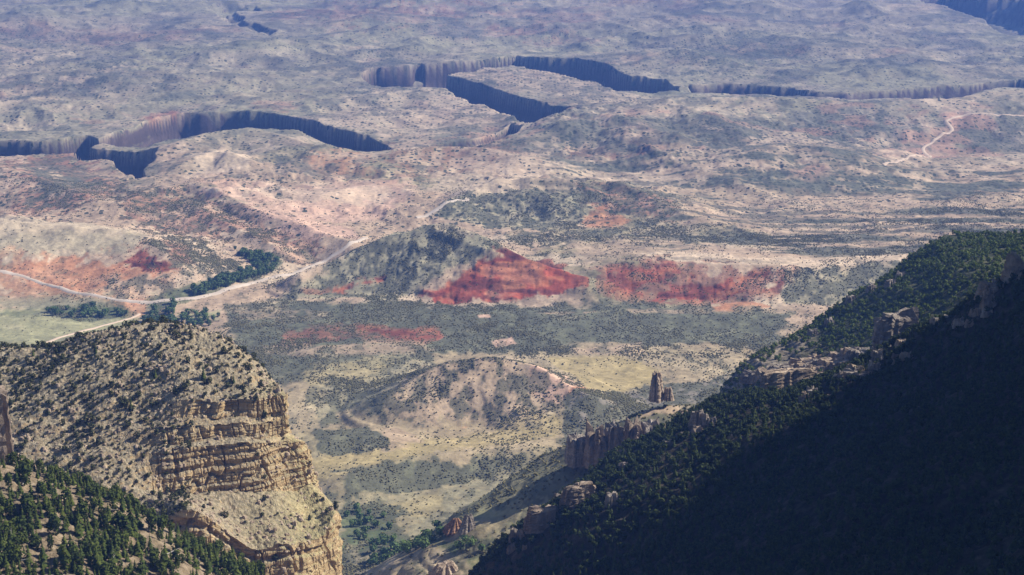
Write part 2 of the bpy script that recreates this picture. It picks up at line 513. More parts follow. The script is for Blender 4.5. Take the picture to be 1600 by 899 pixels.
n_e = fbm(GX / 17, GY / 24, 4, 191, .6) + .35 * n_b


def lay(mask, c, s=None):
    global col, scr
    m = np.clip(mask, 0, 1)
    col += (C3(c) - col) * m[..., None]
    if s is not None: scr += (s - scr) * m


nearw = ss(3300, 2700, GY)
lay(ss(-.1, .5, n_a + .4 * n_b), C_OLIVE, .5)
lay(ss(.15, .7, n_b - .3 * n_a), C_PALE, .2)
lay(ss(3900, 4700, GY) * .85, C_FAR, .3)
lay(ss(4200, 5200, GY) * ss(.0, .5, n_c), C_SAGE, .25)
lay(ss(4200, 5200, GY) * ss(.1, .6, n_a) * .8, C_GREY, .6)
lay(ss(4200, 5200, GY) * ss(.4, .8, -n_c + .5 * n_b) * .35, C_RUST, .4)
lay(ss(4200, 5200, GY) * ss(.25, .6, n_b) * .5, (.38, .32, .22), .1)

lay(ss(2800, 2550, GY) * .65, (.30, .25, .14), .5)

# (photo outline on the ground, soil, scrub density, strength, breakup, softness in metres)
PATCHES = [
    # plateau
    ([(-50, 170), (120, 165), (300, 120), (520, 80), (560, 170), (330, 172), (200, 190), (100, 215), (-50, 215)], C_SAGE, .15, .55, .8, 90),
    ([(0, 125), (60, 118), (180, 108), (200, 115), (120, 135), (60, 140), (0, 140)], C_PALE, .3, .75, 1.2, 40),
    ([(0, 80), (60, 75), (110, 82), (70, 100), (0, 108)], C_PALE, .5, .4, 1.4, 40),
    ([(226, 183), (250, 170), (275, 172), (300, 178), (235, 205)], C_RUST, .2, .9, .5, 30),
    ([(400, 160), (450, 158), (470, 175), (420, 178)], C_RUST, .3, .6, .8, 40),
    ([(440, 20), (560, 0), (760, 0), (720, 25), (560, 45)], C_RUST, .5, .5, 1.4, 120),
    ([(770, 45), (900, 48), (930, 70), (840, 68)], C_RUST, .5, .5, 1.2, 90),
    ([(500, 165), (640, 140), (760, 165), (800, 185), (720, 205), (620, 205), (520, 195)], C_PALE, .5, .55, 1.0, 60),
    ([(710, 118), (790, 108), (880, 122), (1000, 148), (1050, 165), (960, 180), (860, 150)], C_PALE, .5, .65, .9, 40),
    ([(0, 60), (110, 50), (110, 75), (0, 78)], C_GREY, .8, .5, 1.2, 90),
    ([(1090, 60), (1200, 50), (1260, 90), (1140, 120), (1060, 110)], C_GREEN, .7, .45, 1.5, 120),
    ([(930, 10), (1250, 5), (1200, 60), (1000, 50)], C_GREY, .6, .4, 1.6, 150),
    # middle hills
    ([(0, 248), (120, 248), (185, 270), (190, 300), (120, 340), (0, 340)], C_RUST, .6, .75, 1.1, 40),
    ([(60, 262), (130, 270), (140, 320), (60, 320)], C_GREY, .8, .6, 1.1, 40),
    ([(240, 250), (340, 236), (400, 250), (400, 275), (300, 285), (230, 290)], C_TAN, .3, .8, .8, 40),
    ([(290, 245), (345, 236), (385, 246), (400, 270), (330, 272)], C_CREAM, .03, .9, .4, 25),
    ([(285, 288), (360, 296), (430, 283), (440, 300), (400, 318), (340, 308)], C_CREAM, .02, .9, .5, 18),
    ([(490, 300), (560, 290), (650, 296), (640, 318), (560, 322), (470, 330)], C_CREAM, .05, .85, .6, 18),
    ([(440, 325), (520, 322), (600, 330), (590, 342), (480, 345)], C_PINK, .05, .7, .8, 18),
    ([(470, 245), (560, 240), (580, 265), (500, 275)], C_ORANGE, .3, .55, 1.1, 30),
    ([(190, 300), (280, 292), (400, 335), (520, 380), (480, 405), (380, 375), (260, 365), (190, 345)], C_RUST, .75, .7, 1.0, 30),
    ([(290, 285), (430, 280), (640, 285), (650, 320), (600, 345), (500, 355), (400, 325)], C_PINK, .12, .8, .6, 40),
    ([(400, 325), (480, 340), (560, 355), (565, 378), (470, 372), (420, 350)], C_PINK, .25, .95, .4, 20),
    ([(380, 300), (440, 285), (640, 300), (630, 315), (480, 318)], C_CREAM, .05, .6, .8, 30),
    ([(430, 255), (470, 270), (440, 300), (415, 290)], C_GREY, .8, .5, 1, 30),
    ([(600, 230), (760, 225), (840, 240), (860, 265), (700, 275), (600, 262)], C_RUST, .55, .55, 1.3, 40),
    ([(680, 270), (900, 252), (1100, 262), (1180, 275), (1000, 290), (780, 282), (660, 300)], C_PALE, .15, .75, .7, 40),
    ([(850, 200), (930, 182), (1060, 200), (1060, 245), (900, 250), (800, 235)], C_GREY, .7, .5, 1.2, 40),
    ([(950, 190), (1000, 195), (1090, 245), (1000, 240)], C_PINK, .3, .4, 1.4, 25),
    ([(880, 225), (1010, 232), (1010, 247), (890, 245)], C_RUST, .4, .8, .8, 20),
    ([(1000, 160), (1180, 152), (1200, 170), (1060, 178), (1020, 172)], C_PALE, .2, .6, .9, 40),
    ([(1100, 180), (1380, 165), (1440, 205), (1330, 235), (1280, 262), (1150, 255), (1060, 230)], C_GREY, .8, .8, .9, 40),
    ([(1180, 226), (1280, 232), (1260, 250), (1150, 250)], C_TAN, .3, .6, 1, 30),
    ([(1330, 238), (1420, 225), (1490, 228), (1500, 248), (1420, 252), (1350, 250)], C_PINK, .2, .7, .8, 25),
    ([(1470, 182), (1500, 176), (1545, 185), (1490, 200)], C_PINK, .05, .9, .5, 20),
    ([(1400, 157), (1470, 154), (1520, 172), (1450, 168)], C_CREAM, .1, .6, .8, 25),
    ([(1520, 185), (1660, 175), (1660, 245), (1520, 240), (1500, 215)], C_GREY, .75, .75, 1, 40),
    # right plain with scrub lines
    ([(1080, 268), (1660, 255), (1660, 420), (1420, 412), (1240, 400), (1100, 345), (980, 300)], C_TAN, .35, .7, .5, 50),
    ([(730, 285), (895, 280), (905, 305), (800, 310), (690, 318)], C_CREAM, .08, .6, .5, 25),
    ([(660, 330), (760, 305), (910, 305), (930, 345), (850, 362), (760, 360), (700, 345)], C_SAGE, .8, .85, .4, 20),
    ([(905, 290), (960, 285), (1055, 315), (1050, 345), (960, 335), (910, 320)], C_RUST, .75, .75, .8, 20),
    ([(905, 340), (940, 322), (985, 345), (960, 358), (915, 356)], C_ORANGE, .25, .8, .7, 15),
    ([(780, 355), (1180, 360), (1200, 385), (950, 390), (830, 380)], C_OLIVE, .7, .7, .8, 40),
    ([(890, 385), (1060, 372), (1080, 398), (920, 415)], C_TAN, .15, .8, .6, 25),
    ([(1000, 395), (1240, 402), (1420, 396), (1420, 422), (1200, 416), (1000, 412)], C_CREAM, .12, .75, .5, 15),
    # mesa on the left
    ([(-60, 338), (150, 350), (232, 368), (200, 402), (120, 400), (-60, 405)], (.37, .315, .205), .08, .95, .3, 25),
    ([(-60, 338), (150, 350), (228, 366), (160, 372), (-60, 356)], C_CREAM, .05, .45, .4, 20),
    ([(60, 412), (160, 395), (200, 400), (285, 420), (275, 450), (200, 468), (110, 450), (30, 425)], C_ORANGE, .15, .9, .7, 25),
    ([(-60, 420), (40, 425), (120, 455), (60, 470), (-60, 462)], C_ORANGE, .15, .55, .8, 30),
    ([(190, 402), (225, 382), (250, 400), (280, 425), (240, 432), (195, 420)], C_RED, .35, .85, .7, 15),
    ([(225, 370), (280, 375), (385, 410), (390, 425), (310, 435), (262, 410)], C_TAN, .85, .85, .6, 20),
    ([(255, 375), (290, 385), (300, 410), (262, 405)], C_RUST, .5, .7, .8, 15),
    ([(180, 440), (300, 425), (330, 440), (250, 470), (190, 468)], C_PALE, .7, .75, .7, 20),
    ([(-60, 478), (70, 476), (200, 500), (205, 505), (60, 542), (-60, 545)], C_FIELD, .05, .95, .3, 25),
    ([(-60, 455), (70, 465), (160, 478), (60, 485), (-60, 480)], C_SAGE, .1, .8, .5, 25),
    ([(-60, 482), (60, 484), (60, 494), (-60, 496)], C_GREEN, .1, .45, .8, 12),
    ([(180, 476), (225, 474), (225, 490), (190, 492)], C_ORANGE, .1, .7, .6, 10),
    ([(270, 490), (345, 485), (345, 500), (280, 502)], C_FIELD, .1, .9, .4, 10),
    # river thickets
    ([(360, 388), (405, 395), (440, 410), (425, 425), (395, 420), (385, 405)], C_GREEN, .5, .85, .5, 10),
    ([(230, 470), (300, 445), (390, 420), (420, 428), (350, 455), (290, 475), (240, 488)], C_GREEN, .5, .85, .5, 10),
    ([(70, 482), (190, 480), (205, 495), (120, 500)], C_GREEN, .5, .8, .5, 10),
    # red hill
    ([(430, 470), (540, 400), (620, 362), (690, 348), (760, 370), (780, 392), (700, 430), (600, 470)], C_SAGE, .8, .9, .3, 15),
    ([(655, 352), (700, 347), (760, 368), (740, 376), (680, 362)], C_PALE, .2, .5, .5, 10),
    ([(655, 460), (720, 428), (748, 405), (790, 392), (850, 410), (915, 432), (918, 445), (870, 466), (780, 473), (690, 476)], C_RED, .1, 1.0, .75, 9),
    ([(520, 448), (560, 436), (605, 432), (600, 445), (540, 462), (515, 462)], C_RED, .1, .9, .6, 8),
    ([(470, 455), (520, 448), (520, 462), (480, 465)], C_RUST, .3, .7, .8, 8),
    ([(672, 462), (695, 460), (700, 472), (680, 475)], C_RED, 0, .9, .3, 5),
    # scarp east of the red hill
    ([(930, 425), (1010, 408), (1080, 412), (1240, 418), (1230, 440), (1170, 470), (1080, 478), (980, 472), (940, 450)], C_RUST, .5, .75, 1.1, 12),
    ([(950, 430), (1040, 415), (1060, 425), (1000, 450), (955, 450)], C_RED, .3, .75, 1.3, 10),
    ([(1030, 455), (1100, 435), (1190, 425), (1220, 422), (1170, 455), (1090, 470), (1020, 472)], C_RED, .25, .85, 1.3, 10),
    ([(1195, 455), (1240, 420), (1250, 422), (1215, 460)], C_RED, .2, .7, .7, 6),
    ([(1090, 488), (1130, 475), (1180, 474), (1205, 480), (1160, 490)], C_ORANGE, 0, .95, .4, 7),
    ([(1230, 425), (1420, 412), (1330, 480), (1220, 480)], C_SAGE, .8, .85, .4, 15),
    # scrub flat in front of the red hill
    ([(350, 480), (480, 468), (700, 478), (930, 472), (1250, 485), (1200, 545), (1000, 535), (860, 550), (680, 556), (560, 580), (420, 600), (360, 560)], C_DARK, .85, 1.0, .3, 25),
    ([(360, 480), (520, 480), (510, 500), (370, 505)], C_TAN, .6, .6, 1.2, 20),
    ([(430, 515), (560, 505), (690, 512), (692, 535), (560, 530), (440, 540)], C_RUST, .5, .8, .9, 12),
    ([(560, 512), (690, 516), (690, 532), (620, 530)], C_RED, .2, .55, .9, 8),
    ([(410, 540), (640, 536), (680, 548), (560, 556), (420, 556)], C_TAN, .45, .75, .9, 14),
    ([(745, 492), (765, 491), (768, 498), (748, 499)], C_PINK, 0, .9, .4, 4),
    ([(768, 534), (800, 528), (810, 540), (775, 544)], C_PINK, .2, .9, .5, 4),
    ([(890, 543), (1000, 538), (1005, 553), (900, 556)], C_TAN, .5, .8, .8, 8),
    ([(810, 490), (930, 486), (940, 490), (820, 494)], C_TAN, .4, .7, .8, 5),
    ([(980, 485), (1250, 478), (1100, 489), (990, 490)], C_TAN, .4, .6, .8, 5),
    # dome hill and meadows
    ([(500, 560), (700, 556), (640, 600), (560, 650), (490, 670), (470, 600)], C_SAGE, .7, .7, .8, 20),
    ([(600, 640), (650, 580), (700, 558), (800, 556), (900, 600), (920, 625), (820, 665), (640, 672)], C_TAN, .8, .75, .6, 15),
    ([(690, 556), (800, 554), (820, 564), (720, 570)], C_PALE, .3, .6, .6, 10),
    ([(820, 572), (860, 578), (925, 612), (880, 640), (830, 625)], C_PINK, .65, .9, .6, 8),
    ([(880, 615), (935, 605), (925, 625), (895, 628)], C_ORANGE, .1, .9, .5, 6),
    ([(855, 560), (960, 556), (1040, 580), (1010, 625), (930, 630), (900, 590)], C_MEADOW, .1, 1.0, .25, 15),
    ([(470, 575), (620, 560), (560, 605), (470, 620)], C_MEADOW, .4, .6, 1.0, 20),
    ([(640, 690), (760, 670), (900, 640), (1000, 630), (960, 660), (800, 700), (650, 712)], C_MEADOW, .3, .9, .6, 18),
    ([(480, 720), (600, 690), (690, 690), (640, 715), (520, 750), (480, 745)], C_MEADOW, .15, 1.0, .3, 14),
    ([(590, 672), (630, 665), (660, 690), (600, 700)], C_TAN, .15, .8, .5, 10),
    ([(700, 655), (760, 665), (720, 675)], C_ORANGE, .1, .7, .5, 6),
    ([(490, 675), (570, 668), (600, 695), (500, 702)], C_GREY, .85, .8, .6, 10),
    ([(540, 748), (640, 718), (830, 704), (800, 725), (650, 765), (550, 768)], C_DARK, .9, .9, .5, 14),
    ([(880, 612), (1010, 600), (1180, 590), (1260, 600), (1180, 650), (1040, 668), (900, 730), (860, 720)], C_GREY, .95, .95, .5, 10),
    ([(1000, 638), (1060, 636), (1060, 648), (1000, 656)], C_TAN, .4, .8, .6, 5),
    ([(480, 800), (560, 740), (700, 720), (880, 690), (960, 720), (900, 800), (760, 860), (640, 900), (480, 900)], C_OLIVE, .55, .9, .4, 25),
    ([(560, 780), (700, 745), (860, 700), (960, 720), (900, 790), (760, 840), (680, 830), (620, 800)], C_SAGE, .5, .6, .9, 25),
    ([(600, 790), (690, 760), (700, 800), (640, 815)], C_MEADOW, .25, .6, .8, 14),
    ([(690, 800), (800, 750), (860, 750), (820, 800), (740, 840)], C_FIELD, .35, .75, .8, 14),
    ([(520, 790), (620, 800), (750, 850), (740, 899), (640, 905), (530, 880)], C_DARK, .8, .7, .9, 18),
    ([(530, 752), (640, 720), (830, 704), (810, 728), (660, 768), (540, 775)], C_DARK, 1.0, .9, .5, 9),
    ([(490, 672), (575, 664), (605, 692), (560, 706), (495, 704)], C_DARK, 1.0, .85, .6, 8),
    ([(520, 590), (620, 600), (600, 650), (500, 660)], C_DARK, .85, .6, .9, 12),
    ([(515, 785), (620, 800), (700, 830), (770, 850), (740, 900), (600, 880), (520, 850)], C_GREEN, .8, .75, .7, 12),
    ([(800, 720), (900, 690), (920, 730), (860, 790), (780, 810)], C_OLIVE, .85, .6, .9, 12),
    ([(540, 850), (600, 860), (740, 885), (720, 930), (560, 920)], C_PALE, .6, .5, 1.3, 12),
]
for P, c, s, st, br, soft in PATCHES:
    W = [cast(*p) for p in P]
    y0 = min(w[1] for w in W); y1 = max(w[1] for w in W)
    m = soft * 6 + 60
    r0, r1 = np.searchsorted(ys, y0 - m), np.searchsorted(ys, y1 + m)
    xs = [w[0] / w[1] for w in W]
    c0, c1 = np.searchsorted(sx, min(xs) - m / y0), np.searchsorted(sx, max(xs) + m / y0)
    S = (slice(max(r0, 0), r1), slice(max(c0, 0), c1))
    # plan distances, ranges counted a quarter: the ground is seen that slanting
    sd = poly_sd(GX[S], GY[S] * .3, [(w[0], w[1] * .3) for w in W])
    nz = (.6 * n_b[S] + .7 * n_d[S] + .45 * n_a[S] + .7 * n_e[S]) * br * soft
    mk = ss(-soft * .28, soft * .28, sd + nz) * st
    # broken ground lets the soil beneath through
    mk *= 1 - .45 * br * ss(.0, .8, n_d[S] + .4 * n_b[S])
    mk = np.clip(mk, 0, 1)
    col[S] += (C3(c) - col[S]) * mk[..., None]
    scr[S] += (s - scr[S]) * np.clip(mk * 1.2, 0, 1)
    redm[S] += ((1.0 if c is C_RED else .45 if c is C_RUST else .3 if c is C_ORANGE else 0.0) - redm[S]) * mk

# scrub along the washes of the right-hand plain: long thin lines across the slope
lx, ly = rot(GX, GY, -6)
wash = ss(.12, .42, fbm(lx / 330, ly / 62, 5, 141, .6))
plain = ss(-200, 300, GX - 150 - (GY - 3000) * -.15) * ss(2950, 3120, GY) * ss(4700, 4000, GY)
m = wash * plain * .85
col += (C3((.115, .118, .078)) - col) * m[..., None]; scr = np.maximum(scr, m)
thin = ss(.2, .34, fbm(lx / 500, ly / 34, 4, 151)) * plain * .7
col += (C3((.10, .10, .068)) - col) * thin[..., None]
# gully scrub everywhere on the plateau
g2 = np.maximum(ss(.6, .76, gul), ss(.66, .8, ridged(GX / 120, GY / 150, 4, 45)) * .8) * ss(3500, 4600, GY) * .62
col += (C3((.1, .105, .075)) - col) * g2[..., None]
# clumped scrub, a few metres across, thick or thin as the ground allows
lvl = (scr - .62) * 1.5
m = ss(.0, .25, n_e + lvl) * (.45 + .45 * np.clip(scr, 0, 1)) * ss(4300, 3900, GY)
col += (C3((.115, .116, .074)) - col) * m[..., None]
fe = .7 * fbm(GX / 150, GY / 190, 4, 196) + .75 * fbm(GX / 42, GY / 70, 4, 198, .6)
fw = ss(3500, 4000, GY) * (1 - .35 * ss(6000, 8000, GY))
m = ss(.02, .34, fe + (scr - .55) * 1.3) * fw * .68
col += (C3((.115, .118, .085)) - col) * m[..., None]
m = ss(.2, .5, -fe) * fw * .5 * ss(6500, 4300, GY)
col += (C3((.54, .415, .285)) - col) * m[..., None]
m = ss(.25, .5, fbm(GX / 260 + 5, GY / 300, 4, 199)) * ss(.0, .3, fbm(GX / 60, GY / 60, 3, 200)) * fw * .45 * ss(6200, 4600, GY)
col += (C3((.38, .215, .145)) - col) * m[..., None]
# paler sand where the ground lies bare
m = ss(.2, .55, -n_e) * .6 * ss(4300, 3900, GY)
col += (col * 1.4 - col) * m[..., None]
# dark ledges in the red faces
zl = Z + 3 * fbm(GX / 70, GY / 70, 3, 161)
redness = redm * ss(3600, 3200, GY)
band = ss(.56, .66, vn(zl / 8.0, GX / 200, 171)) * ss(-.45, .1, n_b)
col *= (1 - .68 * band * redness)[..., None]
m = ss(.05, .45, n_d - .4 * n_b) * redness * .65
col += (C3((.45, .18, .085)) - col) * m[..., None]
m = ss(.1, .5, fbm(GX / 24, GY / 60, 4, 197)) * redness * .5
col += (C3((.2, .065, .045)) - col) * m[..., None]
pink = np.clip((col[..., 0] / (col[..., 1] + .01) - 1.35) / .4, 0, 1)
# bare rock on steep ground
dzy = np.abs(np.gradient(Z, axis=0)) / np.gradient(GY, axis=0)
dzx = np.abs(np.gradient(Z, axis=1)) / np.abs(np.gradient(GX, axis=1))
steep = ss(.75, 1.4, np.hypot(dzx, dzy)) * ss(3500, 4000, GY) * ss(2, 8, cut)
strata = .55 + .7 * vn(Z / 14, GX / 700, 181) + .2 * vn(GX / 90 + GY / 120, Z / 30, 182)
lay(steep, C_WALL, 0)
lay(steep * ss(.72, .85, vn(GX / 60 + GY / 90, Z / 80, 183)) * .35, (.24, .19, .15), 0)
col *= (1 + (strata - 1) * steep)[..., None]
col *= (1 + (.13 * n_d + .1 * n_b) * (1 - steep))[..., None]
col = np.clip(col, .02, .7)
rm = ss(.35, .8, redm) * ss(3500, 3200, GY)
zt = Z + 4 * fbm(GX / 80, GY / 80, 3, 162)
tz = (zt / 10.0) % 1.0
Z += rm * (4.6 * (ss(.0, .55, tz) * .25 + ss(.62, .9, tz) * .75 - tz) - 3.6 * (ridged(GX / 24, GY / 110, 3, 163) - .4))
ledge = ss(.55, .66, tz) * ss(.98, .86, tz) * rm * ss(-.5, .0, n_b)
col += (C3((.13, .045, .035)) - col) * (.75 * ledge)[..., None]
V = np.stack((GX, GY, Z), -1).reshape(-1, 3)
dots = np.clip(scr * ss(3000, 3800, GY) * ss(9000, 6000, GY), 0, 1) * .8
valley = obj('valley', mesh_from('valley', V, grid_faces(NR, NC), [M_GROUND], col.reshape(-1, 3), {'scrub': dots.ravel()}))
tag(valley, 'broad badlands valley of tan, red and grey ground cut by dark canyons', 'valley', kind='structure')


# ------------------------------------------------------------------ roads draped over the valley
def ribbon(name, P, width, m, label, lift=1.3):
    W = np.array([cast(*p) for p in P]); t = np.arange(len(W))
    d = np.concatenate(([0], np.cumsum(np.hypot(*np.diff(W, axis=0).T))))
    q = np.arange(0, d[-1], 8.0)
    x = np.interp(q, d, W[:, 0]); y = np.interp(q, d, W[:, 1])
    for _ in range(6):
        x[1:-1] = (x[:-2] + 2 * x[1:-1] + x[2:]) / 4; y[1:-1] = (y[:-2] + 2 * y[1:-1] + y[2:]) / 4
    tx, ty = np.gradient(x), np.gradient(y); L = np.hypot(tx, ty) + 1e-9; nx, ny = -ty / L, tx / L
    k = np.linspace(-.5, .5, 5)
    wv = width * (1 + .25 * fbm(q / 60, q * 0, 3, 5))
    X = x[:, None] + nx[:, None] * k * wv[:, None]; Y = y[:, None] + ny[:, None] * k * wv[:, None]
    Zr = height(X, Y) + lift
    Zr[:, 0] -= 1.5; Zr[:, -1] -= 1.5
    o = obj(name, mesh_from(name, np.stack((X, Y, Zr), -1).reshape(-1, 3), grid_faces(len(q), 5), [m]))
    tag(o, label, 'road', kind='structure')


ribbon('road', [(-40, 418), (40, 434), (100, 453), (180, 470), (240, 473), (300, 468), (350, 455), (400, 442), (445, 431), (500, 411), (545, 387), (575, 372)], 13, M_ROAD, 'pale paved road bending past the green river thicket')
ribbon('dirt_track', [(50, 543), (90, 529), (130, 518), (175, 506), (205, 498), (222, 488)], 8, M_DIRT, 'cream dirt track crossing the green field')
ribbon('gravel_road', [(650, 342), (690, 325), (735, 312)], 11, M_ROAD, 'short pale stretch of road beside the flat-topped hill')
ribbon('ridge_track', [(1380, 258), (1455, 246), (1440, 233), (1460, 220), (1490, 205), (1475, 192), (1500, 182), (1600, 182)], 12, M_DIRT, 'pinkish dirt track winding up the far right rise')


# ------------------------------------------------------------------ lofted slopes near the camera
def linear(P, n):
    P = np.asarray(P, float); t = np.linspace(0, len(P) - 1, n)
    i = np.clip(t.astype(int), 0, len(P) - 2); f = (t - i)[(...,) + (None,) * (P.ndim - 1)]
    return P[i] * (1 - f) + P[i + 1] * f


def loft(net, nst, nrow, row_fn=linear):
    """net[station][row] of points -> dense (nrow, nst, 3) grid"""
    A = np.array(net, float)                    # S, R, 3
    A = catmull(A, nst)                         # nst, R, 3
    A = row_fn(A.transpose(1, 0, 2), nrow)      # nrow, nst, 3
    return A


def normals(G):
    a = np.gradient(G, axis=1); b = np.gradient(G, axis=0)
    n = np.cross(a, b); n /= np.linalg.norm(n, axis=-1, keepdims=True) + 1e-9
    return n * np.where(n[..., 2:3] < 0, -1, 1)


def P3(l): return [pt(*p) for p in l]


# the layered cliff on the left: stations from left to the nose, rows from foot to crest and over
ROWS_L = [
    # far left talus (outside the frame), then across
    [(-90, 960, 960), (-85, 860, 985), (-82, 800, 1005), (-80, 750, 1025), (-78, 700, 1045), (-76, 690, 1050), (-74, 665, 1060), (-72, 655, 1066), (-70, 625, 1078), (-66, 585, 1100), (-60, 540, 1130), (-55, 545, 1185), (-55, 800, 1330)],
    [(40, 960, 960), (42, 860, 985), (44, 800, 1005), (46, 750, 1025), (48, 700, 1045), (50, 690, 1050), (50, 665, 1060), (52, 655, 1066), (52, 625, 1078), (50, 585, 1100), (45, 543, 1130), (45, 547, 1185), (40, 800, 1330)],
    [(150, 960, 960), (152, 870, 985), (152, 810, 1005), (152, 755, 1025), (150, 705, 1045), (150, 695, 1050), (150, 668, 1061), (152, 656, 1067), (154, 628, 1079), (150, 580, 1102), (140, 527, 1135), (135, 530, 1190), (130, 800, 1330)],
    [(225, 960, 965), (228, 890, 985), (226, 822, 1000), (226, 768, 1030), (222, 710, 1050), (222, 697, 1055), (222, 674, 1063), (226, 660, 1070), (232, 630, 1082), (228, 572, 1106), (215, 512, 1142), (205, 515, 1195), (200, 800, 1330)],
    [(300, 965, 970), (308, 880, 985), (302, 795, 994), (268, 770, 1042), (266, 700, 1052), (262, 693, 1057), (262, 668, 1062), (285, 655, 1071), (292, 628, 1078), (285, 570, 1106), (268, 509, 1148), (255, 512, 1200), (250, 800, 1330)],
    [(400, 968, 985), (398, 912, 996), (392, 858, 1003), (340, 772, 1054), (330, 696, 1060), (328, 688, 1066), (326, 664, 1070), (340, 654, 1078), (345, 626, 1083), (330, 572, 1110), (318, 520, 1146), (305, 524, 1198), (300, 800, 1330)],
    [(455, 968, 1000), (452, 912, 1004), (448, 850, 1010), (405, 768, 1064), (395, 692, 1070), (394, 685, 1076), (392, 662, 1080), (398, 652, 1086), (398, 622, 1090), (378, 578, 1112), (358, 535, 1142), (345, 540, 1196), (340, 800, 1330)],
    [(508, 968, 1022), (505, 912, 1026), (500, 838, 1031), (455, 764, 1082), (438, 690, 1087), (434, 682, 1090), (432, 658, 1093), (432, 650, 1096), (428, 618, 1100), (408, 586, 1118), (384, 553, 1144), (370, 560, 1196), (365, 800, 1330)],
    [(540, 968, 1060), (537, 905, 1062), (528, 802, 1066), (494, 758, 1106), (478, 692, 1108), (452, 678, 1106), (446, 655, 1106), (445, 645, 1108), (441, 617, 1110), (424, 597, 1126), (402, 574, 1146), (388, 580, 1196), (385, 800, 1330)],
    [(536, 1000, 1150), (530, 940, 1150), (520, 850, 1150), (488, 800, 1170), (470, 730, 1170), (448, 710, 1168), (440, 690, 1168), (438, 680, 1168), (434, 650, 1168), (420, 625, 1174), (402, 604, 1180), (392, 612, 1220), (388, 820, 1340)],
    [(500, 1050, 1280), (495, 990, 1280), (490, 900, 1280), (460, 850, 1290), (440, 790, 1290), (425, 775, 1290), (420, 760, 1290), (420, 750, 1290), (415, 720, 1290), (405, 690, 1290), (395, 670, 1290), (390, 680, 1300), (388, 840, 1350)],
]
RW = [26, 56, 44, 60, 8, 22, 9, 26, 30, 34, 14, 20]     # dense rows per step


def loft_rows(net, nst, reps):
    A = catmull(np.array(net, float), nst).transpose(1, 0, 2)
    out = []
    for i, n in enumerate(reps):
        f = np.linspace(0, 1, n, endpoint=False)[:, None, None]
        out.append(A[i] * (1 - f) + A[i + 1] * f)
    out.append(A[-1:])
    return np.concatenate(out)


G = loft_rows([P3(r) for r in ROWS_L], 520, RW)
n0 = normals(G)
wall = 1 - ss(.35, .75, n0[..., 2])
al = np.cumsum(np.linalg.norm(np.diff(G, axis=1, prepend=G[:, :1]), axis=-1), axis=1).mean(0)[None, :] + 0 * G[..., 2]
zz = G[..., 2] + 1.5 * fbm(al / 60, G[..., 2] / 60, 2, 200)
# beds of unequal hardness, joints and buttresses on the walls
ri = np.arange(G.shape[0])[:, None] + 0 * al
mass = ss(RW[0] + RW[1] + 4, RW[0] + RW[1] - 4, ri)          # the lowest cliff is one massive bed
lay_ = ((vn(zz / 2.6, al / 260, 201) - .5) * 1.7 + (vn(zz / .95, al / 150, 202) - .5) * .9) * (1 - .75 * mass)
und = (ri - RW[0]) / RW[1]
lay_ = lay_ - 2.2 * ss(.62, .7, und) * ss(.84, .78, und) * mass - 2.0 * ss(.8, .9, vn(al / 13, zz / 90, 209)) * mass
joint = -2.4 * ss(.86, .97, 1 - np.abs(2 * vn(al / 6.5, zz / 26, 203) - 1)) - 1.0 * ss(.8, .97, 1 - np.abs(2 * vn(al / 2.4, zz / 9, 204) - 1))
butt = fbm(al / 17, zz / 55, 3, 205) * 3.2
bw = np.floor(zz / 3.1); bj = np.floor(al / 4.6 + 7 * _hash(bw, bw * 0 + 3, 5))
blk = (_hash(bw, bj, 210) - .5) * 1.0 + (_hash(np.floor(zz / 1.3), np.floor(al / 2.1), 211) - .5) * .5
lay_ = lay_ + (_hash(bw, bw * 0, 213) - .5) * 1.5 * (1 - .7 * mass)
bed = (lay_ + joint + butt + blk) * wall
tal = (fbm(G[..., 0] / 9, G[..., 1] / 9, 5, 206) * 1.3 + fbm(G[..., 0] / 34, G[..., 1] / 34, 3, 207) * 2.6 + .5 * fbm(G[..., 0] / 2.2, G[..., 1] / 2.2, 3, 208)) * (1 - wall)
hn = n0.copy(); hn[..., 2] *= .15; hn /= np.linalg.norm(hn, axis=-1, keepdims=True) + 1e-9
flip = np.where((hn[..., 1:2] > 0) & (np.arange(G.shape[0])[:, None, None] < sum(RW[:10])), 1, 1)
G = G + hn * flip * bed[..., None]
G[..., 2] += tal
CLIFF = G
uu_, vv_ = proj(G[..., 0], G[..., 1], G[..., 2])
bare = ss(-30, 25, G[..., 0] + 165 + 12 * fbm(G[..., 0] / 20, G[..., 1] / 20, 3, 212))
cliff = obj('cliff', mesh_from('cliff', G.reshape(-1, 3), grid_faces(*G.shape[:2]), [M_CLIFF], attrs={'bare': bare.ravel()}, smooth=False))
tag(cliff, 'tan layered sandstone cliff with stepped ledges and a boulder slope', 'cliff', kind='structure')

def skirt(net):
    """carry the near foot of a slope on towards the viewer and down, so that it has no hanging edge"""
    return [list(r) + [r[-1] + np.array((0, -110., -60.)), r[-1] + np.array((0, -200., -330.))] for r in net]


